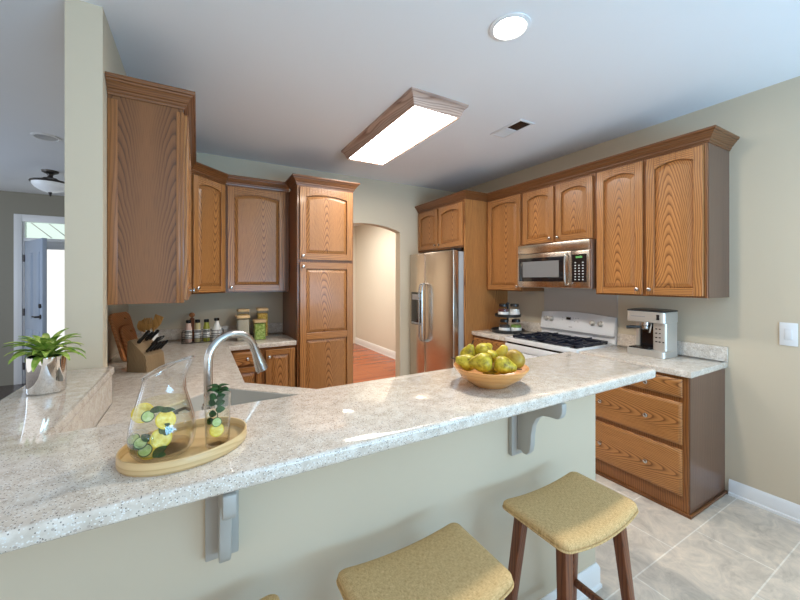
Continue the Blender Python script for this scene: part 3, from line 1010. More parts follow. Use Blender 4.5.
for x0, x1 in ((0.05, 0.355), (0.40, 0.706)):
    g = MB()
    z0, z1 = 0.926, 0.944
    for y in (0.062, 0.285, 0.508):
        g.box(x0, x1, y-0.007, y+0.007, z0, z1)
    for x in (x0, x1-0.014):
        g.box(x, x+0.014, 0.055, 0.515, z0, z1)
    xm = (x0+x1)/2
    for by in (0.16, 0.41):
        for a in range(0, 360, 90):
            ca, sa = math.cos(R(a)), math.sin(R(a))
            L = (x1-x0)/2 if a % 180 == 0 else 0.11
            p0 = (xm+ca*0.03, by+sa*0.03)
            p1 = (xm+ca*L*0.98, by+sa*L*0.98)
            g.box(min(p0[0], p1[0])-0.005, max(p0[0], p1[0])+0.005, min(p0[1], p1[1])-0.005, max(p0[1], p1[1])+0.005, z0+0.004, z1+0.010)
    for x in (x0, x1-0.014):
        for y in (0.055, 0.503):
            g.box(x, x+0.014, y, y+0.012, 0.906, z0)
    obj('grate', g, IRON, rg)
# back panel with curved top
bp = MB()
top = [(0.756*i/16, 1.150+0.022*math.sin(PI*i/16)) for i in range(17)]
f0 = [(x, 0.500, z) for x, z in [(0, 0.995), (0.756, 0.995)]+top[::-1]]
lp0 = [(x, 0.572, z) for x, z in [(0, 0.99), (0.756, 0.99)]+top[::-1]]
lp1 = [(x, 0.515 if z < 1.0 else 0.545, z) for x, z in [(0, 0.99), (0.756, 0.99)]+top[::-1]]
bp.loft([lp1, lp0])
bp.box(0.0, 0.756, 0.535, 0.572, 0.925, 0.99)
bpo = obj('back_panel', bp, ENAMEL, rg, bev=0.003)
obj('panel_trim', MB().box(0.0, 0.756, 0.518, 0.536, 0.978, 0.989), GREYP, rg)
for x in (0.065, 0.125, 0.560, 0.635):
    zz = 1.085
    yy = 0.5293
    kn = MB().lathe([(0.026, 0), (0.026, 0.004), (0.019, 0.008), (0.017, 0.026), (0.012, 0.028)], 20)
    kn.box(-0.004, 0.004, -0.018, 0.018, 0.026, 0.034)
    kn.xf(Matrix.Rotation(R(90)-0.19, 4, 'X'))
    obj('control_knob', kn, SILVER, rg, (x, yy+0.001, zz), bev=0)
cl = MB().box(-0.024, 0.024, -0.003, 0.0, -0.012, 0.012)
obj('clock', cl, BLACK, rg, (0.315, 0.532, 1.105), (-0.19, 0, 0))
for x, z in ((0.250, 1.108), (0.365, 1.112), (0.39, 1.112), (0.415, 1.112), (0.25, 1.085), (0.38, 1.08), (0.415, 1.08)):
    obj('touch_button', MB().box(-0.006, 0.006, -0.002, 0, -0.003, 0.003), GREYP, rg, (x, 0.515+0.03*(z-0.99)/0.17, z), (-0.19, 0, 0))
obj('badge', MB().box(-0.018, 0.018, -0.002, 0, -0.004, 0.004), GREYP, rg, (0.345, 0.5195, 1.025), (-0.19, 0, 0))

# ------------------------------------------------------------------ ceiling fittings
cl = thing('ceiling_light', 'long wood-framed fluorescent light glowing on the ceiling', 'ceiling light', (0, 0, ZC))
fm = MB()
LX0, LX1, LY0, LY1 = 1.255, 1.615, 2.000, 3.185
prof = [(0, -0.085), (0.010, -0.092), (0.016, -0.080), (0.022, -0.070), (0.026, -0.055), (0.036, -0.035), (0.048, -0.022), (0.056, -0.018), (0.058, -0.001), (0, -0.001)]
sweep(fm, [(LX0, LY0), (LX1, LY0), (LX1, LY1), (LX0, LY1)], prof, closed=True)
obj('frame', fm, OAKL, cl)
obj('diffuser', MB().box(LX0+0.001, LX1-0.001, LY0+0.001, LY1-0.001, -0.083, -0.070), GLOW, cl)


def can(x, y, label, lens):
    c = thing('recessed_light', label, 'ceiling light', (x, y, ZC))
    obj('trim_ring', MB().lathe([(0.098, -0.001), (0.098, -0.006), (0.080, -0.010), (0.074, -0.004), (0.074, -0.001)], 32), WHITE, c)
    obj('lamp_lens', MB().lathe([(0.0735, -0.001), (0.0735, -0.005), (0.06, -0.009), (0.02, -0.012)], 32), lens, c)


can(1.335, 1.245, 'round recessed ceiling light glowing bright in the kitchen', CANGLOW)
can(-1.150, 4.210, 'round recessed ceiling light, unlit, in the room left of the column', GREYP)
v = thing('ceiling_vent', 'small rectangular ceiling air vent between the light and the right cabinets', 'vent', (2.246, 2.075, ZC))
obj('frame', MB().box(-0.085, 0.085, -0.165, -0.145, -0.008, -0.001).box(-0.085, 0.085, 0.145, 0.165, -0.008, -0.001).box(-0.085, -0.06, -0.145, 0.145, -0.008, -0.001).box(0.06, 0.085, -0.145, 0.145, -0.008, -0.001), WHITE, v, bev=0.002)
obj('duct_mesh', MB().box(-0.06, 0.06, -0.145, 0.0, -0.003, -0.001), BLACK, v)
sl = MB()
for k in range(9):
    y = 0.006+k*0.0155
    sl.box(-0.06, 0.06, y, y+0.012, -0.006, -0.003)
obj('louvers', sl, WHITE, v)
sl = obj('damper', MB().box(-0.06, 0.06, 0.0, 0.145, -0.003, -0.001), WHITE, v)
fl = thing('foyer_light', 'bronze semi-flush ceiling light with frosted glass bowl in the foyer', 'ceiling light', (-1.47, 5.50, ZC))
obj('canopy', MB().lathe([(0.075, -0.001), (0.07, -0.02), (0.03, -0.04), (0.022, -0.06), (0.03, -0.08), (0.06, -0.085), (0.06, -0.09), (0.01, -0.092)], 28), BRONZE, fl)
obj('rim', MB().lathe([(0.140, -0.135), (0.168, -0.125), (0.173, -0.135), (0.165, -0.145), (0.140, -0.145)], 36, cap0=False, cap1=False), BRONZE, fl)
obj('arm', MB().tube([(0.03, 0, -0.088), (0.155, 0, -0.130)], 0.007, 8).tube([(-0.015, 0.026, -0.088), (-0.077, 0.134, -0.130)], 0.007, 8).tube([(-0.015, -0.026, -0.088), (-0.077, -0.134, -0.130)], 0.007, 8), BRONZE, fl)
obj('glass_bowl', MB().lathe([(0.158, -0.140), (0.152, -0.165), (0.128, -0.200), (0.088, -0.228), (0.05, -0.242), (0.012, -0.246)], 36), FROST, fl)
obj('finial', MB().lathe([(0.014, -0.246), (0.018, -0.252), (0.010, -0.262), (0.013, -0.275), (0.004, -0.292)], 16), BRONZE, fl)
sw = thing('light_switch', 'white rocker light switch on the right wall', 'switch', (XR, 0.712, 1.143), RZR)
obj('cover_plate', MB().box(-0.040, 0.040, -0.007, -0.001, -0.072, 0.072), WHITE, sw, bev=0.003)
obj('rocker', MB().box(-0.017, 0.017, -0.011, -0.007, -0.034, 0.034), ENAMEL, sw, bev=0.002)


# ------------------------------------------------------------------ stools
def stool_proto(label):
    s = thing('bar_stool', label, 'bar stool')
    A, B = 0.205, 0.128            # half width (x) and half depth (y)
    top, bot, piping = [], [], []
    nx, ny = 20, 12
    zf = lambda x: 0.666+0.018*(x/A)**2
    se = 9.0

    def shape(fx_, fy_, k):
        return fx_*A*k, fy_*B*k
    mb = MB()
    loops = []
    N = 56

    def ring(k, dz):
        hx, hy, rc = A*k, B-(1-k)*A, 0.024*k
        cs = [(hx-rc, -hy+rc, -90), (hx-rc, hy-rc, 0), (-hx+rc, hy-rc, 90), (-hx+rc, -hy+rc, 180)]
        pts = []
        for q in range(4):
            a = arc(cs[q][0], cs[q][1], rc, cs[q][2], cs[q][2]+90, 4)
            b_ = arc(cs[(q+1) % 4][0], cs[(q+1) % 4][1], rc, cs[(q+1) % 4][2], cs[(q+1) % 4][2], 1)[0]
            pts += a
            pts += [(a[-1][0]+(b_[0]-a[-1][0])*t/12, a[-1][1]+(b_[1]-a[-1][1])*t/12) for t in range(1, 12)]
        lp = []
        for x, y in pts:
            z = zf(x)+dz
            if y < 0:
                y -= 0.014*k*(1-(x/A)**2)*min(1, -y/0.09)
            lp.append((x, y, z))
        return lp
    loops = [ring(0.80, -0.008), ring(0.96, -0.006), ring(0.99, 0.0), ring(1.0, 0.007), ring(0.992, 0.014), ring(0.97, 0.020), ring(0.90, 0.026), ring(0.75, 0.029), ring(0.60, 0.030), ring(0.50, 0.030)]
    mb.loft(loops)
    obj('seat', mb, FABRIC, s, angle=80)
    pl_ = ring(0.998, -0.002)
    obj('piping', MB().tube(pl_+[pl_[0]], 0.0035, 8), FABRIC, s)
    obj('seat_board', MB().loft([[(x*0.9, y*0.9, z-0.012) for x, y, z in ring(0.96, -0.004)], [(x*0.9, y*0.9, z) for x, y, z in ring(0.96, -0.007)]]), WALNUT, s)
    tops, feet = {}, {}
    for sx in (-1, 1):
        for sy in (-1, 1):
            t = Vector((sx*0.145, sy*0.082, 0.668))
            f = Vector((sx*0.205, sy*0.135, 0.0))
            tops[sx, sy], feet[sx, sy] = t, f
            lg = MB()

            def sq(p, h_):
                return [(p.x-h_, p.y-h_, p.z), (p.x+h_, p.y-h_, p.z), (p.x+h_, p.y+h_, p.z), (p.x-h_, p.y+h_, p.z)]
            lg.loft([sq(f, 0.0125), sq(f.lerp(t, 0.6), 0.0165), sq(t, 0.0185)])
            obj('leg', lg, WALNUT, s, bev=0.004)
    for sx in (-1, 1):
        a, b_ = feet[sx, -1].lerp(tops[sx, -1], 0.40), feet[sx, 1].lerp(tops[sx, 1], 0.40)
        obj('stretcher', MB().box(a.x-0.008, a.x+0.008, a.y+0.012, b_.y-0.012, a.z-0.014, a.z+0.014), WALNUT, s, bev=0.003)
    for sy in (-1, 1):
        a, b_ = feet[-1, sy].lerp(tops[-1, sy], 0.30), feet[1, sy].lerp(tops[1, sy], 0.30)
        obj('stretcher', MB().box(a.x+0.012, b_.x-0.012, a.y-0.008, a.y+0.008, a.z-0.014, a.z+0.014), WALNUT, s, bev=0.003)
    return s


G = 'saddle stools along the bar'
s1 = stool_proto('tan saddle-seat bar stool at the open end of the bar, legs showing')
s1.location = (1.135, 0.785, 0)
s1['group'] = G
s2 = copy_tree(s1)
s2.location = (0.524, 0.785, 0)
s2['label'] = 'tan saddle-seat bar stool in the middle of the row, between the two corbels'
s3 = copy_tree(s1)
s3.location = (-0.030, 0.803, 0)
s3['label'] = 'tan saddle-seat bar stool under the drinks tray, only a seat corner showing'

# ------------------------------------------------------------------ drinks tray
TX, TY, TA = -0.0219, 0.9715, math.atan2(0.3626, 0.9320)
TA0, TB0 = 0.133, 0.109
tray = thing('serving_tray', 'oval bamboo tray with low rim under the pitcher', 'tray', (TX, TY, ZB), TA)
el = lambda k, z: [(((TA0-k)*math.cos(2*PI*i/64)), ((TB0-k)*math.sin(2*PI*i/64)), z) for i in range(64)]
tm = MB().loft([el(0.004, 0), el(0.001, 0.003), el(0, 0.008), el(0, 0.026), el(0.001, 0.028), el(0.004, 0.028), el(0.005, 0.026), el(0.006, 0.009), el(0.010, 0.007)])
obj('tray_bowl', tm, BAMBOO, tray)
ZT = ZB+0.008
PX, PY = -0.069, 0.961
dl = Vector((0.868, -0.496))     # the lip points to the right of the picture
pit = thing('glass_pitcher', 'clear glass pitcher of lemon and cucumber water on the tray', 'pitcher', (PX, PY, ZT))
PR = [(0.044, 0.0), (0.053, 0.003), (0.0605, 0.014), (0.0645, 0.032), (0.0655, 0.050), (0.063, 0.072), (0.0575, 0.094), (0.051, 0.118), (0.045, 0.140), (0.0405, 0.160), (0.039, 0.176), (0.040, 0.190)]


def pit_loop(r, z, N=48):
    t = max(0, (z-0.135)/0.047)
    lp = []
    for i in range(N):
        a = 2*PI*i/N
        d = Vector((math.cos(a), math.sin(a)))
        k = d.dot(dl)
        sp_ = max(0.0, k)**3*0.020*t*t
        lp.append((d.x*(r+sp_), d.y*(r+sp_), z+0.018*t*t*k))
    return lp


loops = [pit_loop(r, z) for r, z in PR]
inner = [pit_loop(max(r-0.0035, 0.02), max(z, 0.008)) for r, z in PR[2:]][::-1]
obj('glass_body', MB().loft(loops+inner), GLASS, pit, angle=70)
rl = pit_loop(0.0385, 0.190)
obj('rim', MB().tube(rl+[rl[0]], 0.0022, 8), GLASSR, pit)
# thumb dimple pressed in the side
cd = Vector((-0.496, -0.868))
dm = MB()
for q in (0.026, 0.018):
    ct0 = Vector((cd.x*0.0655-0.868*0.006, cd.y*0.0655+0.496*0.006, 0.056))
    rr_ = [ct0+Vector((0.868, -0.496, 0))*q*math.cos(2*PI*i/28)+Vector((0, 0, 1))*q*0.85*math.sin(2*PI*i/28)-Vector((cd.x, cd.y, 0))*(0.0015+q*q*2.8*(math.cos(2*PI*i/28)**2)) for i in range(29)]
    dm.tube(rr_, 0.0022, 8)
obj('thumb_dimple', dm, GLASS, pit)
wt = [(r-0.0045, max(z, 0.0095)) for r, z in PR[2:8]]
tag(obj('lemon_water', MB().lathe([(0.042, 0.009)]+wt+[(0.047, 0.112), (0.02, 0.112)], 40), WATER, None, (PX, PY, ZT)), 'pale lemon water filling the glass pitcher', 'water')


def slice_round(name, label, cat, loc, normal, r, flesh, rind, group, half=False):
    o_ = thing(name, label, cat, loc, 0, group)
    N = 28
    q = Vector(normal).normalized().to_track_quat('Z', 'Y')
    o_.rotation_mode = 'QUATERNION'
    o_.rotation_quaternion = q
    f = MB().lathe([(0.0005, -0.0018), (r*0.88, -0.0018), (r*0.88, 0.0018), (0.0005, 0.0018)], N)
    obj('flesh', f, flesh, o_)
    obj('rind', MB().lathe([(r*0.88, -0.0021), (r, -0.0014), (r, 0.0014), (r*0.88, 0.0021)], N, cap0=False, cap1=False), rind, o_)
    return o_


CAMV = Vector((-0.1, 0.0, 0.5))
r_ = Vector((0.868, -0.496, 0))
fwd = Vector((0.496, 0.868, 0))


def inp(a, d, z, c=(PX, PY)):
    """point in a vessel: a to picture right, d away from the camera, z above the tray"""
    return (c[0]+r_.x*a+fwd.x*d, c[1]+r_.y*a+fwd.y*d, ZT+z)


slice_round('lemon_slice', 'large lemon slice at the top left of the pitcher', 'lemon slice', inp(-0.024, -0.030, 0.100), (-0.1, -0.9, 0.45), 0.021, LEMON, RIND, 'lemon slices')
slice_round('lemon_slice', 'lemon slice at the right of the pitcher near the waterline', 'lemon slice', inp(0.026, -0.030, 0.085), (0.4, -0.8, 0.55), 0.020, LEMON, RIND, 'lemon slices')
slice_round('lemon_slice', 'lemon slice low in the pitcher beside the mint', 'lemon slice', inp(0.020, -0.036, 0.048), (0.35, -0.9, 0.3), 0.021, LEMON, RIND, 'lemon slices')
slice_round('lemon_slice', 'lemon slice lying at the bottom of the pitcher', 'lemon slice', inp(-0.010, -0.026, 0.020), (-0.1, -0.6, 0.8), 0.024, LEMON, RIND, 'lemon slices')
slice_round('cucumber_slice', 'cucumber slice below the top lemon slice in the pitcher', 'cucumber slice', inp(-0.006, -0.040, 0.096), (0.2, -0.9, 0.4), 0.012, CUCF, CUCS, 'cucumber slices')
slice_round('cucumber_slice', 'cucumber slice at the far left of the pitcher', 'cucumber slice', inp(-0.038, -0.038, 0.046), (-0.3, -0.7, 0.75), 0.012, CUCF, CUCS, 'cucumber slices')
slice_round('cucumber_slice', 'cucumber slice under the thumb dimple of the pitcher', 'cucumber slice', inp(-0.013, -0.052, 0.044), (0.1, -0.8, 0.6), 0.0125, CUCF, CUCS, 'cucumber slices')
slice_round('cucumber_slice', 'lowest cucumber slice in the pitcher, facing out', 'cucumber slice', inp(-0.006, -0.048, 0.027), (0.0, -0.95, 0.3), 0.013, CUCF, CUCS, 'cucumber slices')


def mint_leaf(mb, p, d, up, L, wd):
    p, d, up = Vector(p), Vector(d).normalized(), Vector(up).normalized()
    sd_ = d.cross(up).normalized()
    up = sd_.cross(d)
    n = 7
    lps = []
    for i in range(n+1):
        t = i/n
        w_l = wd*math.sin(PI*min(1, t*0.95+0.03))**0.8
        c_ = p+d*L*t-up*L*0.25*t*t
        lps.append([c_-sd_*w_l+up*w_l*0.35, c_+up*0.0004, c_+sd_*w_l+up*w_l*0.35, c_+sd_*w_l+up*(w_l*0.35+0.0007), c_+up*0.0012, c_-sd_*w_l+up*(w_l*0.35+0.0007)])
    mb.loft(lps)


def mint(name, label, leaves, stem=None, g='mint sprigs'):
    o_ = thing(name, label, 'mint', leaves[0][0], 0, g)
    q = Vector(leaves[0][0])
    mb = MB()
    for p, d, up, L, wd in leaves:
        mint_leaf(mb, Vector(p)-q, d, up, L, wd)
    obj('leaves', mb, MINT, o_)
    if stem:
        obj('stem', MB().tube([Vector(p)-q for p in stem], 0.0012, 6), MINT, o_)
    return o_


toC = Vector((-0.496, -0.868, 0.35))
mint('mint_sprig', 'mint leaves over the lemon at the top of the pitcher', [(inp(-0.004, -0.036, 0.106), r_+Vector((0, 0, 0.25)), toC, 0.030, 0.007), (inp(0.012, -0.030, 0.106), r_+Vector((0, 0, 0.05)), toC, 0.030, 0.006)])
mint('mint_sprig', 'dark mint leaf at the lower right of the pitcher', [(inp(0.012, -0.050, 0.014), r_+Vector((0, 0, 0.9)), toC, 0.032, 0.009), (inp(0.018, -0.050, 0.024), r_-Vector((0, 0, 0.35)), toC, 0.020, 0.008)])
mint('mint_sprig', 'mint leaves at the right of the thumb dimple', [(inp(0.020, -0.040, 0.060), r_+Vector((0, 0, 1.2)), toC, 0.026, 0.010), (inp(0.026, -0.040, 0.062), r_+Vector((0, 0, 0.3)), toC, 0.020, 0.009)])
mint('mint_sprig', 'mint sprig at the lower left of the pitcher', [(inp(-0.030, -0.046, 0.034), -r_*0.3-Vector((0, 0, 1.0)), toC, 0.024, 0.007), (inp(-0.012, -0.050, 0.060), r_*0.8+Vector((0, 0, -0.4)), toC, 0.024, 0.008)])

GX, GY = 0.040, 0.940
gl = thing('drinking_glass', 'tall clear glass of mint and lemon water on the tray', 'glass', (GX, GY, ZT))
obj('glass_body', MB().lathe([(0.024, 0), (0.0255, 0.002), (0.0265, 0.02), (0.0285, 0.120), (0.0285, 0.1215), (0.0268, 0.1215), (0.0250, 0.02), (0.0240, 0.008)], 36), GLASS, gl, angle=60)
tag(obj('lemon_water', MB().lathe([(0.0232, 0.0085), (0.0240, 0.02), (0.0258, 0.078), (0.01, 0.078)], 32), WATER, None, (GX, GY, ZT)), 'pale lemon water in the tall drinking glass', 'water')
gc = (GX, GY)
slice_round('lemon_slice', 'lemon slice inside the drinking glass', 'lemon slice', inp(0.004, -0.012, 0.040, gc), (0.0, -0.9, 0.4), 0.015, LEMON, RIND, 'lemon slices')
slice_round('cucumber_slice', 'cucumber slice inside the drinking glass', 'cucumber slice', inp(0.006, -0.016, 0.060, gc), (0.1, -0.95, 0.2), 0.0105, CUCF, CUCS, 'cucumber slices')
lv_ = []
rnd = random.Random(3)
for k, (a, z, dx, dz) in enumerate(((-0.004, 0.060, -1, -0.1), (0.002, 0.075, -1, 0.1), (0.0, 0.085, 1, 0.2), (0.0, 0.098, -1, 0.4), (0.0, 0.100, 1, 0.3), (0.002, 0.112, -1, 0.5), (0.002, 0.112, 1, 0.5))):
    lv_.append((inp(a, -0.008, z, gc), r_*dx+Vector((0, 0, dz)), toC, 0.020, 0.008))
for k in range(10):
    a = k*2.4
    lv_.append((inp(0.002, 0, 0.122+0.0016*k, gc), (math.cos(a), math.sin(a), 0.30), (0, 0, 1), 0.024, 0.0095))
mint('mint_sprig', 'bushy mint sprig standing up out of the drinking glass', lv_, [inp(0, -0.004, 0.02, gc), inp(0.002, 0, 0.140, gc)])

# ------------------------------------------------------------------ fruit bowl
FX, FY = 0.968, 1.000
bw = MB().lathe([(0.052, 0.0), (0.066, 0.001), (0.070, 0.006), (0.088, 0.018), (0.112, 0.036), (0.130, 0.056), (0.1415, 0.074), (0.1425, 0.078), (0.140, 0.080), (0.137, 0.078), (0.126, 0.058), (0.108, 0.040), (0.084, 0.024), (0.05, 0.014), (0.01, 0.012)], 56)
tag(obj('fruit_bowl', bw.xf(Matrix.Diagonal((0.98, 0.98, 0.90, 1.0))), BOWLW, None, (FX, FY, ZB)), 'wide orange-brown wooden bowl full of pears on the bar', 'bowl')


def pear(label, a, d, z, axis, L, m, stem=True, fat=1.0):
    """a to picture right, d away from the camera, z above the bar"""
    o_ = thing('pear', label, 'pear', (FX+r_.x*a+fwd.x*d, FY+r_.y*a+fwd.y*d, ZB+z), 0, 'pears in the bowl')
    o_.rotation_mode = 'QUATERNION'
    o_.rotation_quaternion = Vector(axis).normalized().to_track_quat('Z', 'Y')
    pr = [(0.004, -0.41), (0.16, -0.405), (0.28, -0.35), (0.37, -0.22), (0.39, -0.08), (0.36, 0.07), (0.28, 0.22), (0.21, 0.34), (0.17, 0.44), (0.12, 0.51), (0.04, 0.53), (0.003, 0.52)]
    obj('flesh', MB().lathe([(q*L*fat, zz*L) for q, zz in pr], 24), m, o_, angle=80)
    if stem:
        obj('stem', MB().tube([(0, 0, 0.50*L), (0.002, 0, 0.60*L), (0.006, 0.002, 0.74*L)], [0.0022, 0.002, 0.0026], 8), STEM, o_)


up = Vector((0, 0, 1))
pear('green pear at the far left of the bowl, stem sticking out over the rim', -0.094, -0.015, 0.088, -r_*0.9+up*0.25, 0.082, PEAR)
pear('green pear behind the leftmost one, dark stem upright', -0.075, 0.052, 0.106, up*0.8+r_*0.25-fwd*0.2, 0.078, PEAR)
pear('yellow-green pear at the back centre of the bowl', -0.010, 0.060, 0.116, r_*0.6+fwd*0.5+up*0.3, 0.086, PEAR, False)
pear('large green pear at the front left of the bowl', -0.046, -0.052, 0.094, -r_*0.7-up*0.1+fwd*0.3, 0.094, PEAR, False)
pear('small pear half hidden in the middle of the bowl', 0.004, 0.004, 0.106, up*0.3-fwd*0.8, 0.066, PEAR, False)
pear('green pear at the front right of the bowl', 0.034, -0.062, 0.086, r_*0.8-up*0.2-fwd*0.1, 0.086, PEAR)
pear('bright yellow pear at the back right of the bowl', 0.056, 0.048, 0.100, up*0.6+r_*0.2, 0.080, PEARY, False)
pear('golden brown pear at the far right of the bowl', 0.085, -0.014, 0.094, -r_*0.6-up*0.5-fwd*0.2, 0.090, PEARB, False, 1.08)
pear('pear lying deep in the bowl underneath the others', 0.0, 0.0, 0.048, r_, 0.07, PEAR, False)

# ------------------------------------------------------------------ potted plant on the ledge
POX, POY = -0.470, 1.725
pp = thing('potted_plant', 'small leafy green plant in a mirror-chrome pot on the raised ledge', 'plant', (POX, POY, ZB))
obj('pot', MB().lathe([(0.048, 0), (0.051, 0.002), (0.0525, 0.006), (0.0525, 0.126), (0.051, 0.128), (0.049, 0.128), (0.049, 0.105), (0.01, 0.105)], 48), CHROME, pp)
obj('soil', MB().lathe([(0.0485, 0.1055), (0.0485, 0.114), (0.01, 0.118)], 32), SOIL, pp)
lm = MB()
rnd = random.Random(11)
for k in range(40):
    a = k*2.39996+rnd.uniform(-0.2, 0.2)
    tier = k/39
    L = 0.092+0.028*rnd.random()-0.022*(tier > 0.75)
    el0 = R(32+48*tier+rnd.uniform(-6, 6))
    droop = 1.55-0.55*tier+rnd.uniform(-0.15, 0.15)
    wd = 0.0105+0.003*rnd.random()
    base = Vector((0.014*math.cos(a), 0.014*math.sin(a), 0.116+0.030*tier))
    h = Vector((math.cos(a), math.sin(a), 0))
    sd_ = Vector((-math.sin(a), math.cos(a), 0))
    p = base.copy()
    n = 9
    lps = []
    for i in range(n+1):
        t = i/n
        ang = el0-droop*t*1.15
        d = h*math.cos(ang)+up*math.sin(ang)
        nn = -h*math.sin(ang)+up*math.cos(ang)
        w_l = max(0.0006, wd*math.sin(PI*min(0.98, 0.12+0.88*t))**0.75)
        lps.append([p-sd_*w_l+nn*w_l*0.4, p, p+sd_*w_l+nn*w_l*0.4, p+sd_*w_l+nn*(w_l*0.4+0.0008), p+nn*0.001, p-sd_*w_l+nn*(w_l*0.4+0.0008)])
        p = p+d*(L/n)
    lm.loft(lps)
obj('foliage', lm, LEAF, pp, angle=60)

# ------------------------------------------------------------------ left counter: boards, knife block, utensils
lean = math.atan2(0.105, 0.33)


def board(label, y0, y1, h, t, xb):
    """board leaning on the niche wall; local x = along wall, z up, thickness in y"""
    o_ = thing('cutting_board', label, 'cutting board', (xb, (y0+y1)/2, ZL+0.001), 0, 'leaning cutting boards')
    o_.rotation_euler = (-lean*0.9, 0, R(66))
    hw_ = (y1-y0)/2
    pr = rrect(-hw_, hw_, 0, h, 0.045, 7)
    hole_ = [(0.030*0+x, z) for x, z in arc(hw_*0.35, h-0.045, 0.010, 0, 360, 12)[:-1]]
    bm = poly_slab('board', [(x, y) for x, y in pr], [hole_], 0, t, BOARDW, o_, bev=0.004)
    bm.rotation_euler = (PI/2, 0, 0)
    return o_


board('large brown cutting board leaning on the wall beside the knife block', 3.020, 3.215, 0.345, 0.022, -0.412)
board('small brown cutting board leaning against the larger one', 3.030, 3.165, 0.255, 0.020, -0.388)

kb_ = thing('knife_block', 'slanted wooden knife block standing behind the pitcher', 'knife block', (-0.271, 2.640, ZL), math.atan2(0.145, 0.100))
# local x = along the front edge, y = towards the back (+y), profile in (y,z)
kp = [(0.0, 0.0), (0.135, 0.0), (0.130, 0.190), (0.112, 0.198), (0.010, 0.098)]
obj('block', MB().prism(kp, 0, 0.150, 'x'), BLOCKW, kb_, bev=0.003)
bpy.context.view_layer.update()
KM = kb_.matrix_world.copy()
sl0, sl1 = Vector((0, 0.010, 0.098)), Vector((0, 0.112, 0.198))
sdir = (sl1-sl0).normalized()
snor = Vector((0, -sdir.z, sdir.y))


def knife(label, x, t, L, r, group):
    p = Vector((x, 0, 0))+sl0.lerp(sl1, t)
    w = KM @ p
    d = (KM.to_3x3() @ snor).normalized()
    o_ = thing('knife', label, 'knife', w, 0, group)
    o_.rotation_mode = 'QUATERNION'
    o_.rotation_quaternion = d.to_track_quat('Z', 'Y')
    h = MB().tube([(0, 0, 0.012), (0, 0, 0.02), (0, 0, L*0.5), (0.002, 0, L-0.01), (0.003, 0, L)], [r*0.8, r, r*0.9, r*1.05, r*0.6], 10, squash=0.65)
    obj('handle', h, BLACK, o_)
    rv = MB()
    for q in (0.3, 0.55, 0.8):
        rv.cyl((0, -r*0.75, L*q), (0, r*0.75, L*q), r*0.25, seg=8)
    obj('rivets', rv, NICKEL, o_)
    obj('blade', MB().box(-r*0.9, r*0.9, -0.001, 0.001, 0.0005, 0.013), NICKEL, o_)


for k in range(5):
    knife(['steak knife at the left end of the lower row in the block', 'second steak knife from the left in the lower row', 'middle steak knife of the lower row in the block', 'second steak knife from the right in the lower row', 'steak knife at the right end of the lower row in the block'][k],
          0.020+k*0.0275, 0.18, 0.085, 0.0095, 'steak knives in the block')
knife('big black-handled knife at the upper left of the block', 0.020, 0.72, 0.115, 0.0125, 'large knives in the block')
knife('black-handled knife at the upper middle of the block', 0.085, 0.78, 0.085, 0.011, 'large knives in the block')
knife('black-handled knife at the upper right of the block', 0.118, 0.78, 0.095, 0.011, 'large knives in the block')
knife('black-handled knife in the second row of the block, right half', 0.100, 0.48, 0.075, 0.010, 'large knives in the block')
w0 = KM @ (Vector((0.137, 0, 0))+sl0.lerp(sl1, 0.52))
sc = thing('scissors', 'black-handled kitchen scissors at the right of the knife block', 'scissors', w0)
sc.rotation_mode = 'QUATERNION'
sc.rotation_quaternion = (KM.to_3x3() @ snor).normalized().to_track_quat('Z', 'Y')
sm_ = MB()
for c_ in (-0.013, 0.013):
    sm_.tube([(c_+0.012*math.cos(2*PI*i/16), 0, 0.055+0.017*math.sin(2*PI*i/16)) for i in range(17)], 0.0035, 8)
sm_.tube([(-0.006, 0, 0.04), (0, 0, 0.012)], 0.005, 8).tube([(0.006, 0, 0.04), (0, 0, 0.012)], 0.005, 8)
obj('handles', sm_, BLACK, sc)
obj('blades', MB().box(-0.006, 0.006, -0.0015, 0.0015, 0.0005, 0.014), NICKEL, sc)

CX0, CY0 = -0.300, 3.080
cro = MB().lathe([(0.045, 0), (0.050, 0.004), (0.052, 0.195), (0.053, 0.200), (0.050, 0.201), (0.047, 0.198), (0.045, 0.012), (0.01, 0.010)], 32)
tag(obj('utensil_crock', cro, CERAM, None, (CX0, CY0, ZL)), 'white ceramic crock of wooden utensils behind the knife block', 'crock')


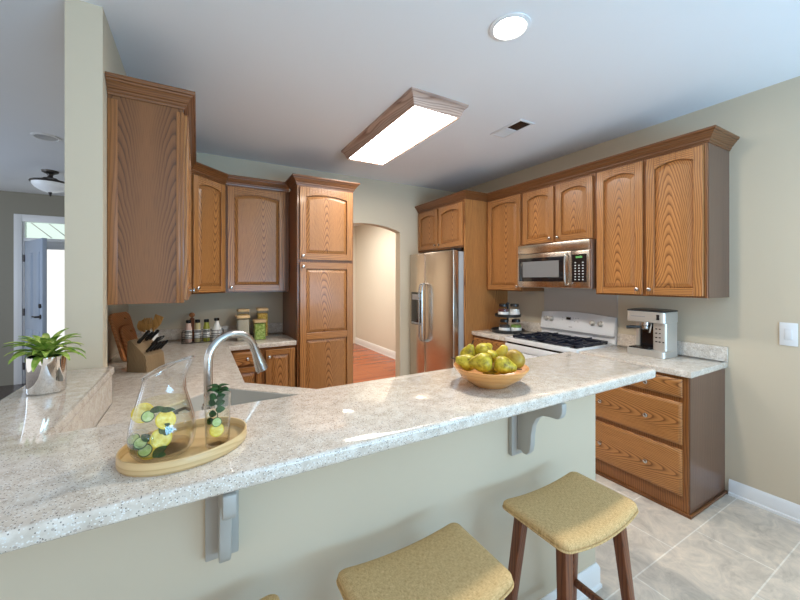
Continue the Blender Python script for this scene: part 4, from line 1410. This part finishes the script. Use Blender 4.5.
def utensil(name, label, a, d, tip, kind):
    o_ = thing(name, label, 'utensil', (CX0, CY0, ZL+0.012), 0, 'wooden utensils in the crock')
    b0 = Vector((-r_.x*a*0.7, -r_.y*a*0.7, 0.002))+fwd*(-d*0.5)
    t0 = r_*a+fwd*d+up*tip
    ax = (t0-b0).normalized()
    s_ = ax.cross(fwd).normalized()
    nn = s_.cross(ax)
    obj('handle', MB().tube([b0, b0.lerp(t0, 0.72)], 0.005, 8), SPOONW, o_)
    hb = MB()
    h0, h1 = b0.lerp(t0, 0.70), t0
    n = 8
    wid = {'spoon': [0.006, 0.016, 0.025, 0.030, 0.031, 0.030, 0.025, 0.016, 0.004], 'spatula': [0.006, 0.014, 0.023, 0.028, 0.030, 0.030, 0.030, 0.031, 0.031], 'fork': [0.006, 0.016, 0.026, 0.029, 0.029, 0.029, 0.029, 0.029, 0.029]}[kind]
    if kind == 'fork':
        n2 = 4
        lps = [[h0.lerp(h1, i/8)+s_*wid[i]*sg+nn*q for sg, q in ((-1, -0.002), (1, -0.002), (1, 0.002), (-1, 0.002))] for i in range(5)]
        hb.loft(lps)
        for q in (-0.025, -0.009, 0.009, 0.025):
            hb.tube([h0.lerp(h1, 0.45)+s_*q, h1+s_*q], [0.006, 0.0045], 6)
    else:
        lps = [[h0.lerp(h1, i/n)+s_*wid[i]*sg+nn*(q-(0.004*math.sin(PI*i/n) if kind == 'spoon' else 0)) for sg, q in ((-1, -0.002), (0, -0.003), (1, -0.002), (1, 0.002), (0, 0.003-(0.002 if kind == 'spoon' else 0)), (-1, 0.002))] for i in range(n+1)]
        hb.loft(lps)
    obj('head', hb, SPOONW, o_)


utensil('wooden_spoon', 'wooden spoon leaning furthest left in the crock', -0.075, 0.0, 0.262, 'spoon')
utensil('wooden_spatula', 'broad wooden spatula in the left half of the crock', -0.042, 0.02, 0.275, 'spatula')
utensil('wooden_fork', 'wooden slotted fork in the middle of the crock', -0.004, -0.012, 0.285, 'fork')
utensil('wooden_spatula', 'wooden spatula leaning furthest right in the crock', 0.070, 0.0, 0.300, 'spatula')
utensil('wooden_spoon', 'wooden spoon in the right half of the crock', 0.038, 0.02, 0.280, 'spoon')

# ------------------------------------------------------------------ sauce rack
rk = thing('wire_rack', 'low black wire rack holding four bottles', 'rack', (0.040, 3.700, ZL))
wm = MB()
RXH, RYH, RH = 0.165, 0.050, 0.105
wc = [(-RXH, -RYH), (RXH, -RYH), (RXH, RYH), (-RXH, RYH)]
for z in (0.006, 0.045, RH):
    wm.tube([(x, y, z) for x, y in wc+[wc[0]]], 0.003, 6)
for k in range(8):
    x = -RXH+2*RXH*k/7
    wm.tube([(x, -RYH, RH), (x, -RYH, 0.005), (x, RYH, 0.005), (x, RYH, RH)], 0.0022, 6)
obj('wire_frame', wm, WIRE, rk)


def bottle(name, label, x, y, z, h, r, liquid, cap=True, squat=False):
    o_ = thing(name, label, 'bottle', (x, y, z), 0, 'bottles in the wire rack')
    if squat:
        pr = [(r*0.9, 0), (r, 0.006), (r, h*0.42), (r*0.85, h*0.56), (r*0.5, h*0.74), (r*0.38, h*0.82), (r*0.38, h*0.88)]
    else:
        pr = [(r*0.9, 0), (r, 0.005), (r, h*0.60), (r*0.82, h*0.70), (r*0.72, h*0.84), (r*0.70, h*0.86)]
    obj('body', MB().lathe(pr, 24), liquid, o_)
    obj('cap', MB().lathe([(r*0.72 if not squat else r*0.5, pr[-1][1]), (r*0.74 if not squat else r*0.52, h*0.98), (r*0.6 if not squat else r*0.4, h)], 20), BLACK, o_)
    lb = obj('label', MB().lathe([(r*1.015, h*0.16), (r*1.015, h*0.56 if not squat else h*0.40)], 24, cap0=False, cap1=False), LABEL, o_)
    st_ = MB()
    for q in ((0.22, 0.245), (0.30, 0.33), (0.42, 0.445), (0.50, 0.53)):
        if squat and q[0] > 0.4:
            continue
        st_.lathe([(r*1.025, h*q[0]), (r*1.025, h*q[1])], 24, cap0=False, cap1=False)
    obj('print', st_, INK, lb)


for k, (x, liq, lb) in enumerate(((-0.075, PINKS, 'pink sauce bottle with black cap, leftmost in the wire rack'), (-0.004, TANS, 'tan sauce bottle with black cap, second in the wire rack'), (0.066, OLIVES, 'olive green sauce bottle with black cap, third in the wire rack'))):
    bottle('sauce_bottle', lb, x, 3.690, ZL+0.008, 0.200, 0.028, liq)
bottle('white_bottle', 'white shouldered bottle with black cap, rightmost in the wire rack', 0.150, 3.705, ZL+0.008, 0.205, 0.043, CERAM, squat=True)
pm = thing('pepper_mill', 'dark wooden mill with round knob behind the wire rack', 'pepper mill', (-0.050, 3.850, ZL))
obj('mill_body', MB().lathe([(0.026, 0), (0.028, 0.01), (0.022, 0.07), (0.018, 0.12), (0.022, 0.17), (0.020, 0.205), (0.008, 0.215)], 20), WALNUT, pm)
obj('mill_knob', MB().ball((0, 0, 0.238), 0.024), BOARDW, pm)


# ------------------------------------------------------------------ storage jars
def jar(label, x, y, h, r, fill, lev):
    o_ = thing('storage_jar', label, 'jar', (x, y, ZL), 0, 'storage jars with wooden lids')
    sq = lambda k, z: [(px, py, z) for px, py in rrect(-r+k, r-k, -r+k, r-k, 0.016, 4)]
    obj('glass_body', MB().loft([sq(0.002, 0), sq(0, 0.003), sq(0, h-0.026), sq(0.003, h-0.0255), sq(0.003, 0.006)], True, True), JARGL, o_)
    obj('contents', MB().loft([sq(0.005, 0.007), sq(0.005, h*lev), sq(0.015, h*lev+0.004)]), fill, o_)
    obj('lid', MB().loft([sq(0.003, h-0.025), sq(-0.002, h-0.024), sq(-0.002, h-0.004), sq(0.001, h)]), BAMBOO, o_)


jar('tall jar of yellow pasta at the back left, mostly hidden by a paler jar', 0.385, 3.800, 0.280, 0.052, PASTA, 0.80)
jar('jar of pale grain in front of the back left jar', 0.365, 3.610, 0.235, 0.056, GRAIN, 0.84)
jar('tall jar of yellow pasta at the back right, above the green one', 0.560, 3.780, 0.285, 0.052, PASTA, 0.80)
jar('short jar of green pasta at the front right', 0.508, 3.590, 0.190, 0.054, GREENP, 0.80)

# ------------------------------------------------------------------ spice stand
LSX, LSY = 2.920, 2.755
ls = thing('spice_stand', 'two-tier round black stand of spice jars in the corner by the range', 'spice rack', (LSX, LSY, ZL))


def tier(R_, z):
    return MB().lathe([(R_-0.01, z), (R_, z+0.004), (R_+0.004, z+0.030), (R_+0.002, z+0.032), (R_-0.003, z+0.030), (R_-0.006, z+0.008), (0.01, z+0.007)], 40)


obj('lower_tray', tier(0.170, 0.006), WIRE, ls)
obj('foot', MB().lathe([(0.12, 0), (0.12, 0.0055), (0.1, 0.006)], 32), WIRE, ls)
obj('upper_tray', tier(0.135, 0.168), WIRE, ls)
obj('post', MB().lathe([(0.010, 0.013), (0.010, 0.168)], 14).lathe([(0.010, 0.176), (0.010, 0.300), (0.02, 0.305), (0.018, 0.318), (0.003, 0.325)], 14), WIRE, ls)


def spice(label, a, d, z, fill):
    o_ = thing('spice_jar', label, 'jar', (LSX+r_.x*a+fwd.x*d, LSY+r_.y*a+fwd.y*d, ZL+z), 0, 'spice jars on the stand')
    r, h = 0.056, 0.122
    obj('glass_body', MB().lathe([(r-0.003, 0), (r, 0.004), (r, h*0.72), (r*0.72, h*0.84), (r*0.70, h*0.86)], 24), JARGL, o_)
    obj('contents', MB().lathe([(r-0.006, 0.003), (r-0.004, 0.006), (r-0.004, h*0.62), (0.01, h*0.66)], 24), fill, o_)
    obj('lid', MB().lathe([(r*0.76, h*0.865), (r*0.80, h*0.88), (r*0.80, h*1.06), (r*0.7, h*1.10)], 24), BLACK, o_)
    obj('label', MB().lathe([(r*1.012, h*0.10), (r*1.012, h*0.42)], 24, cap0=False, cap1=False), LABEL, o_)


spice('dark spice jar at the front left of the lower tier', -0.060, -0.085, 0.0135, SPICED)
spice('green herb jar at the front right of the lower tier', 0.062, -0.085, 0.0135, SPICEG)
spice('red-brown spice jar at the left of the upper tier', -0.058, -0.035, 0.1755, SPICER)
spice('pale spice jar at the right of the upper tier', 0.062, -0.035, 0.1755, CERAM)

# ------------------------------------------------------------------ coffee machine
cm = thing('coffee_machine', 'silver espresso machine with black drip tray on the right counter', 'coffee machine', (2.880, 1.515, ZL), RZR)
cm.scale = (0.94, 0.94, 0.97)
CW, CD = 0.280, 0.235
bl = lambda k, z, y0=0.0: [(x, y, z) for x, y in rrect(k, CW-k, y0+k, CD-k, 0.035, 6)]
obj('base', MB().loft([bl(0.004, 0), bl(0, 0.004), bl(0, 0.048), bl(0.004, 0.052)]), SILVER, cm)
dt = obj('drip_tray', MB().loft([[(x, y, 0.0525) for x, y in rrect(0.012, 0.175, 0.010, 0.135, 0.02, 5)], [(x, y, 0.058) for x, y in rrect(0.012, 0.175, 0.010, 0.135, 0.02, 5)]]), BLACK, cm)
gs = MB()
for k in range(7):
    gs.box(0.026+k*0.02, 0.032+k*0.02, 0.022, 0.122, 0.0585, 0.061)
obj('grille', gs, NICKEL, dt)
obj('column', MB().loft([[(x, y, z) for x, y in rrect(0.178, CW-0.004, 0.040, CD-0.004, 0.022, 5)] for z in (0.0525, 0.260)]), SILVER, cm)
obj('back_wall', MB().box(0.030, 0.178, 0.140, CD-0.006, 0.0525, 0.260), BLKGLS, cm)
obj('side_post', MB().box(0.018, 0.050, 0.120, 0.139, 0.0525, 0.260), SILVER, cm, bev=0.003)
hl = lambda k, z: [(x, y, z) for x, y in rrect(k, CW-k, 0.004+k, CD-k, 0.030, 6)]
hd_ = obj('head', MB().loft([hl(0.004, 0.2605), hl(0, 0.264), hl(0, 0.338), hl(0.003, 0.342)]), SILVER, cm)
obj('lid', MB().loft([hl(0.002, 0.3425), hl(-0.002, 0.345), hl(0.0, 0.352), hl(0.03, 0.358)]), BLACK, cm)
obj('badge', MB().box(0.04, 0.145, 0.0015, 0.004, 0.300, 0.306), GREYP, cm)
obj('steam_dial', MB().box(0.225, 0.245, 0.0, 0.004, 0.285, 0.325), BLACK, cm, bev=0.001)
gh = obj('group_head', MB().lathe([(0.030, 0.228), (0.036, 0.232), (0.036, 0.260)], 24, (0.115, 0.075, 0)), NICKEL, cm)
pf = obj('portafilter', MB().lathe([(0.010, 0.192), (0.024, 0.198), (0.033, 0.206), (0.033, 0.2275)], 24, (0.115, 0.075, 0)), NICKEL, cm)
obj('portafilter_handle', MB().tube([(0.088, 0.055, 0.216), (0.060, 0.030, 0.215), (0.030, 0.004, 0.213), (0.012, -0.010, 0.211)], [0.008, 0.012, 0.014, 0.011], 12), BLACK, cm)
obj('steam_wand', MB().tube([(0.168, 0.055, 0.262), (0.170, 0.045, 0.235), (0.160, 0.040, 0.18)], 0.006, 8), NICKEL, cm)
for k in range(4):
    for q in range(2 if k else 3):
        obj('button', MB().box(0.202+q*0.024, 0.214+q*0.024, 0.0365, 0.0405, 0.115+k*0.032, 0.122+k*0.032), BLACK, cm)
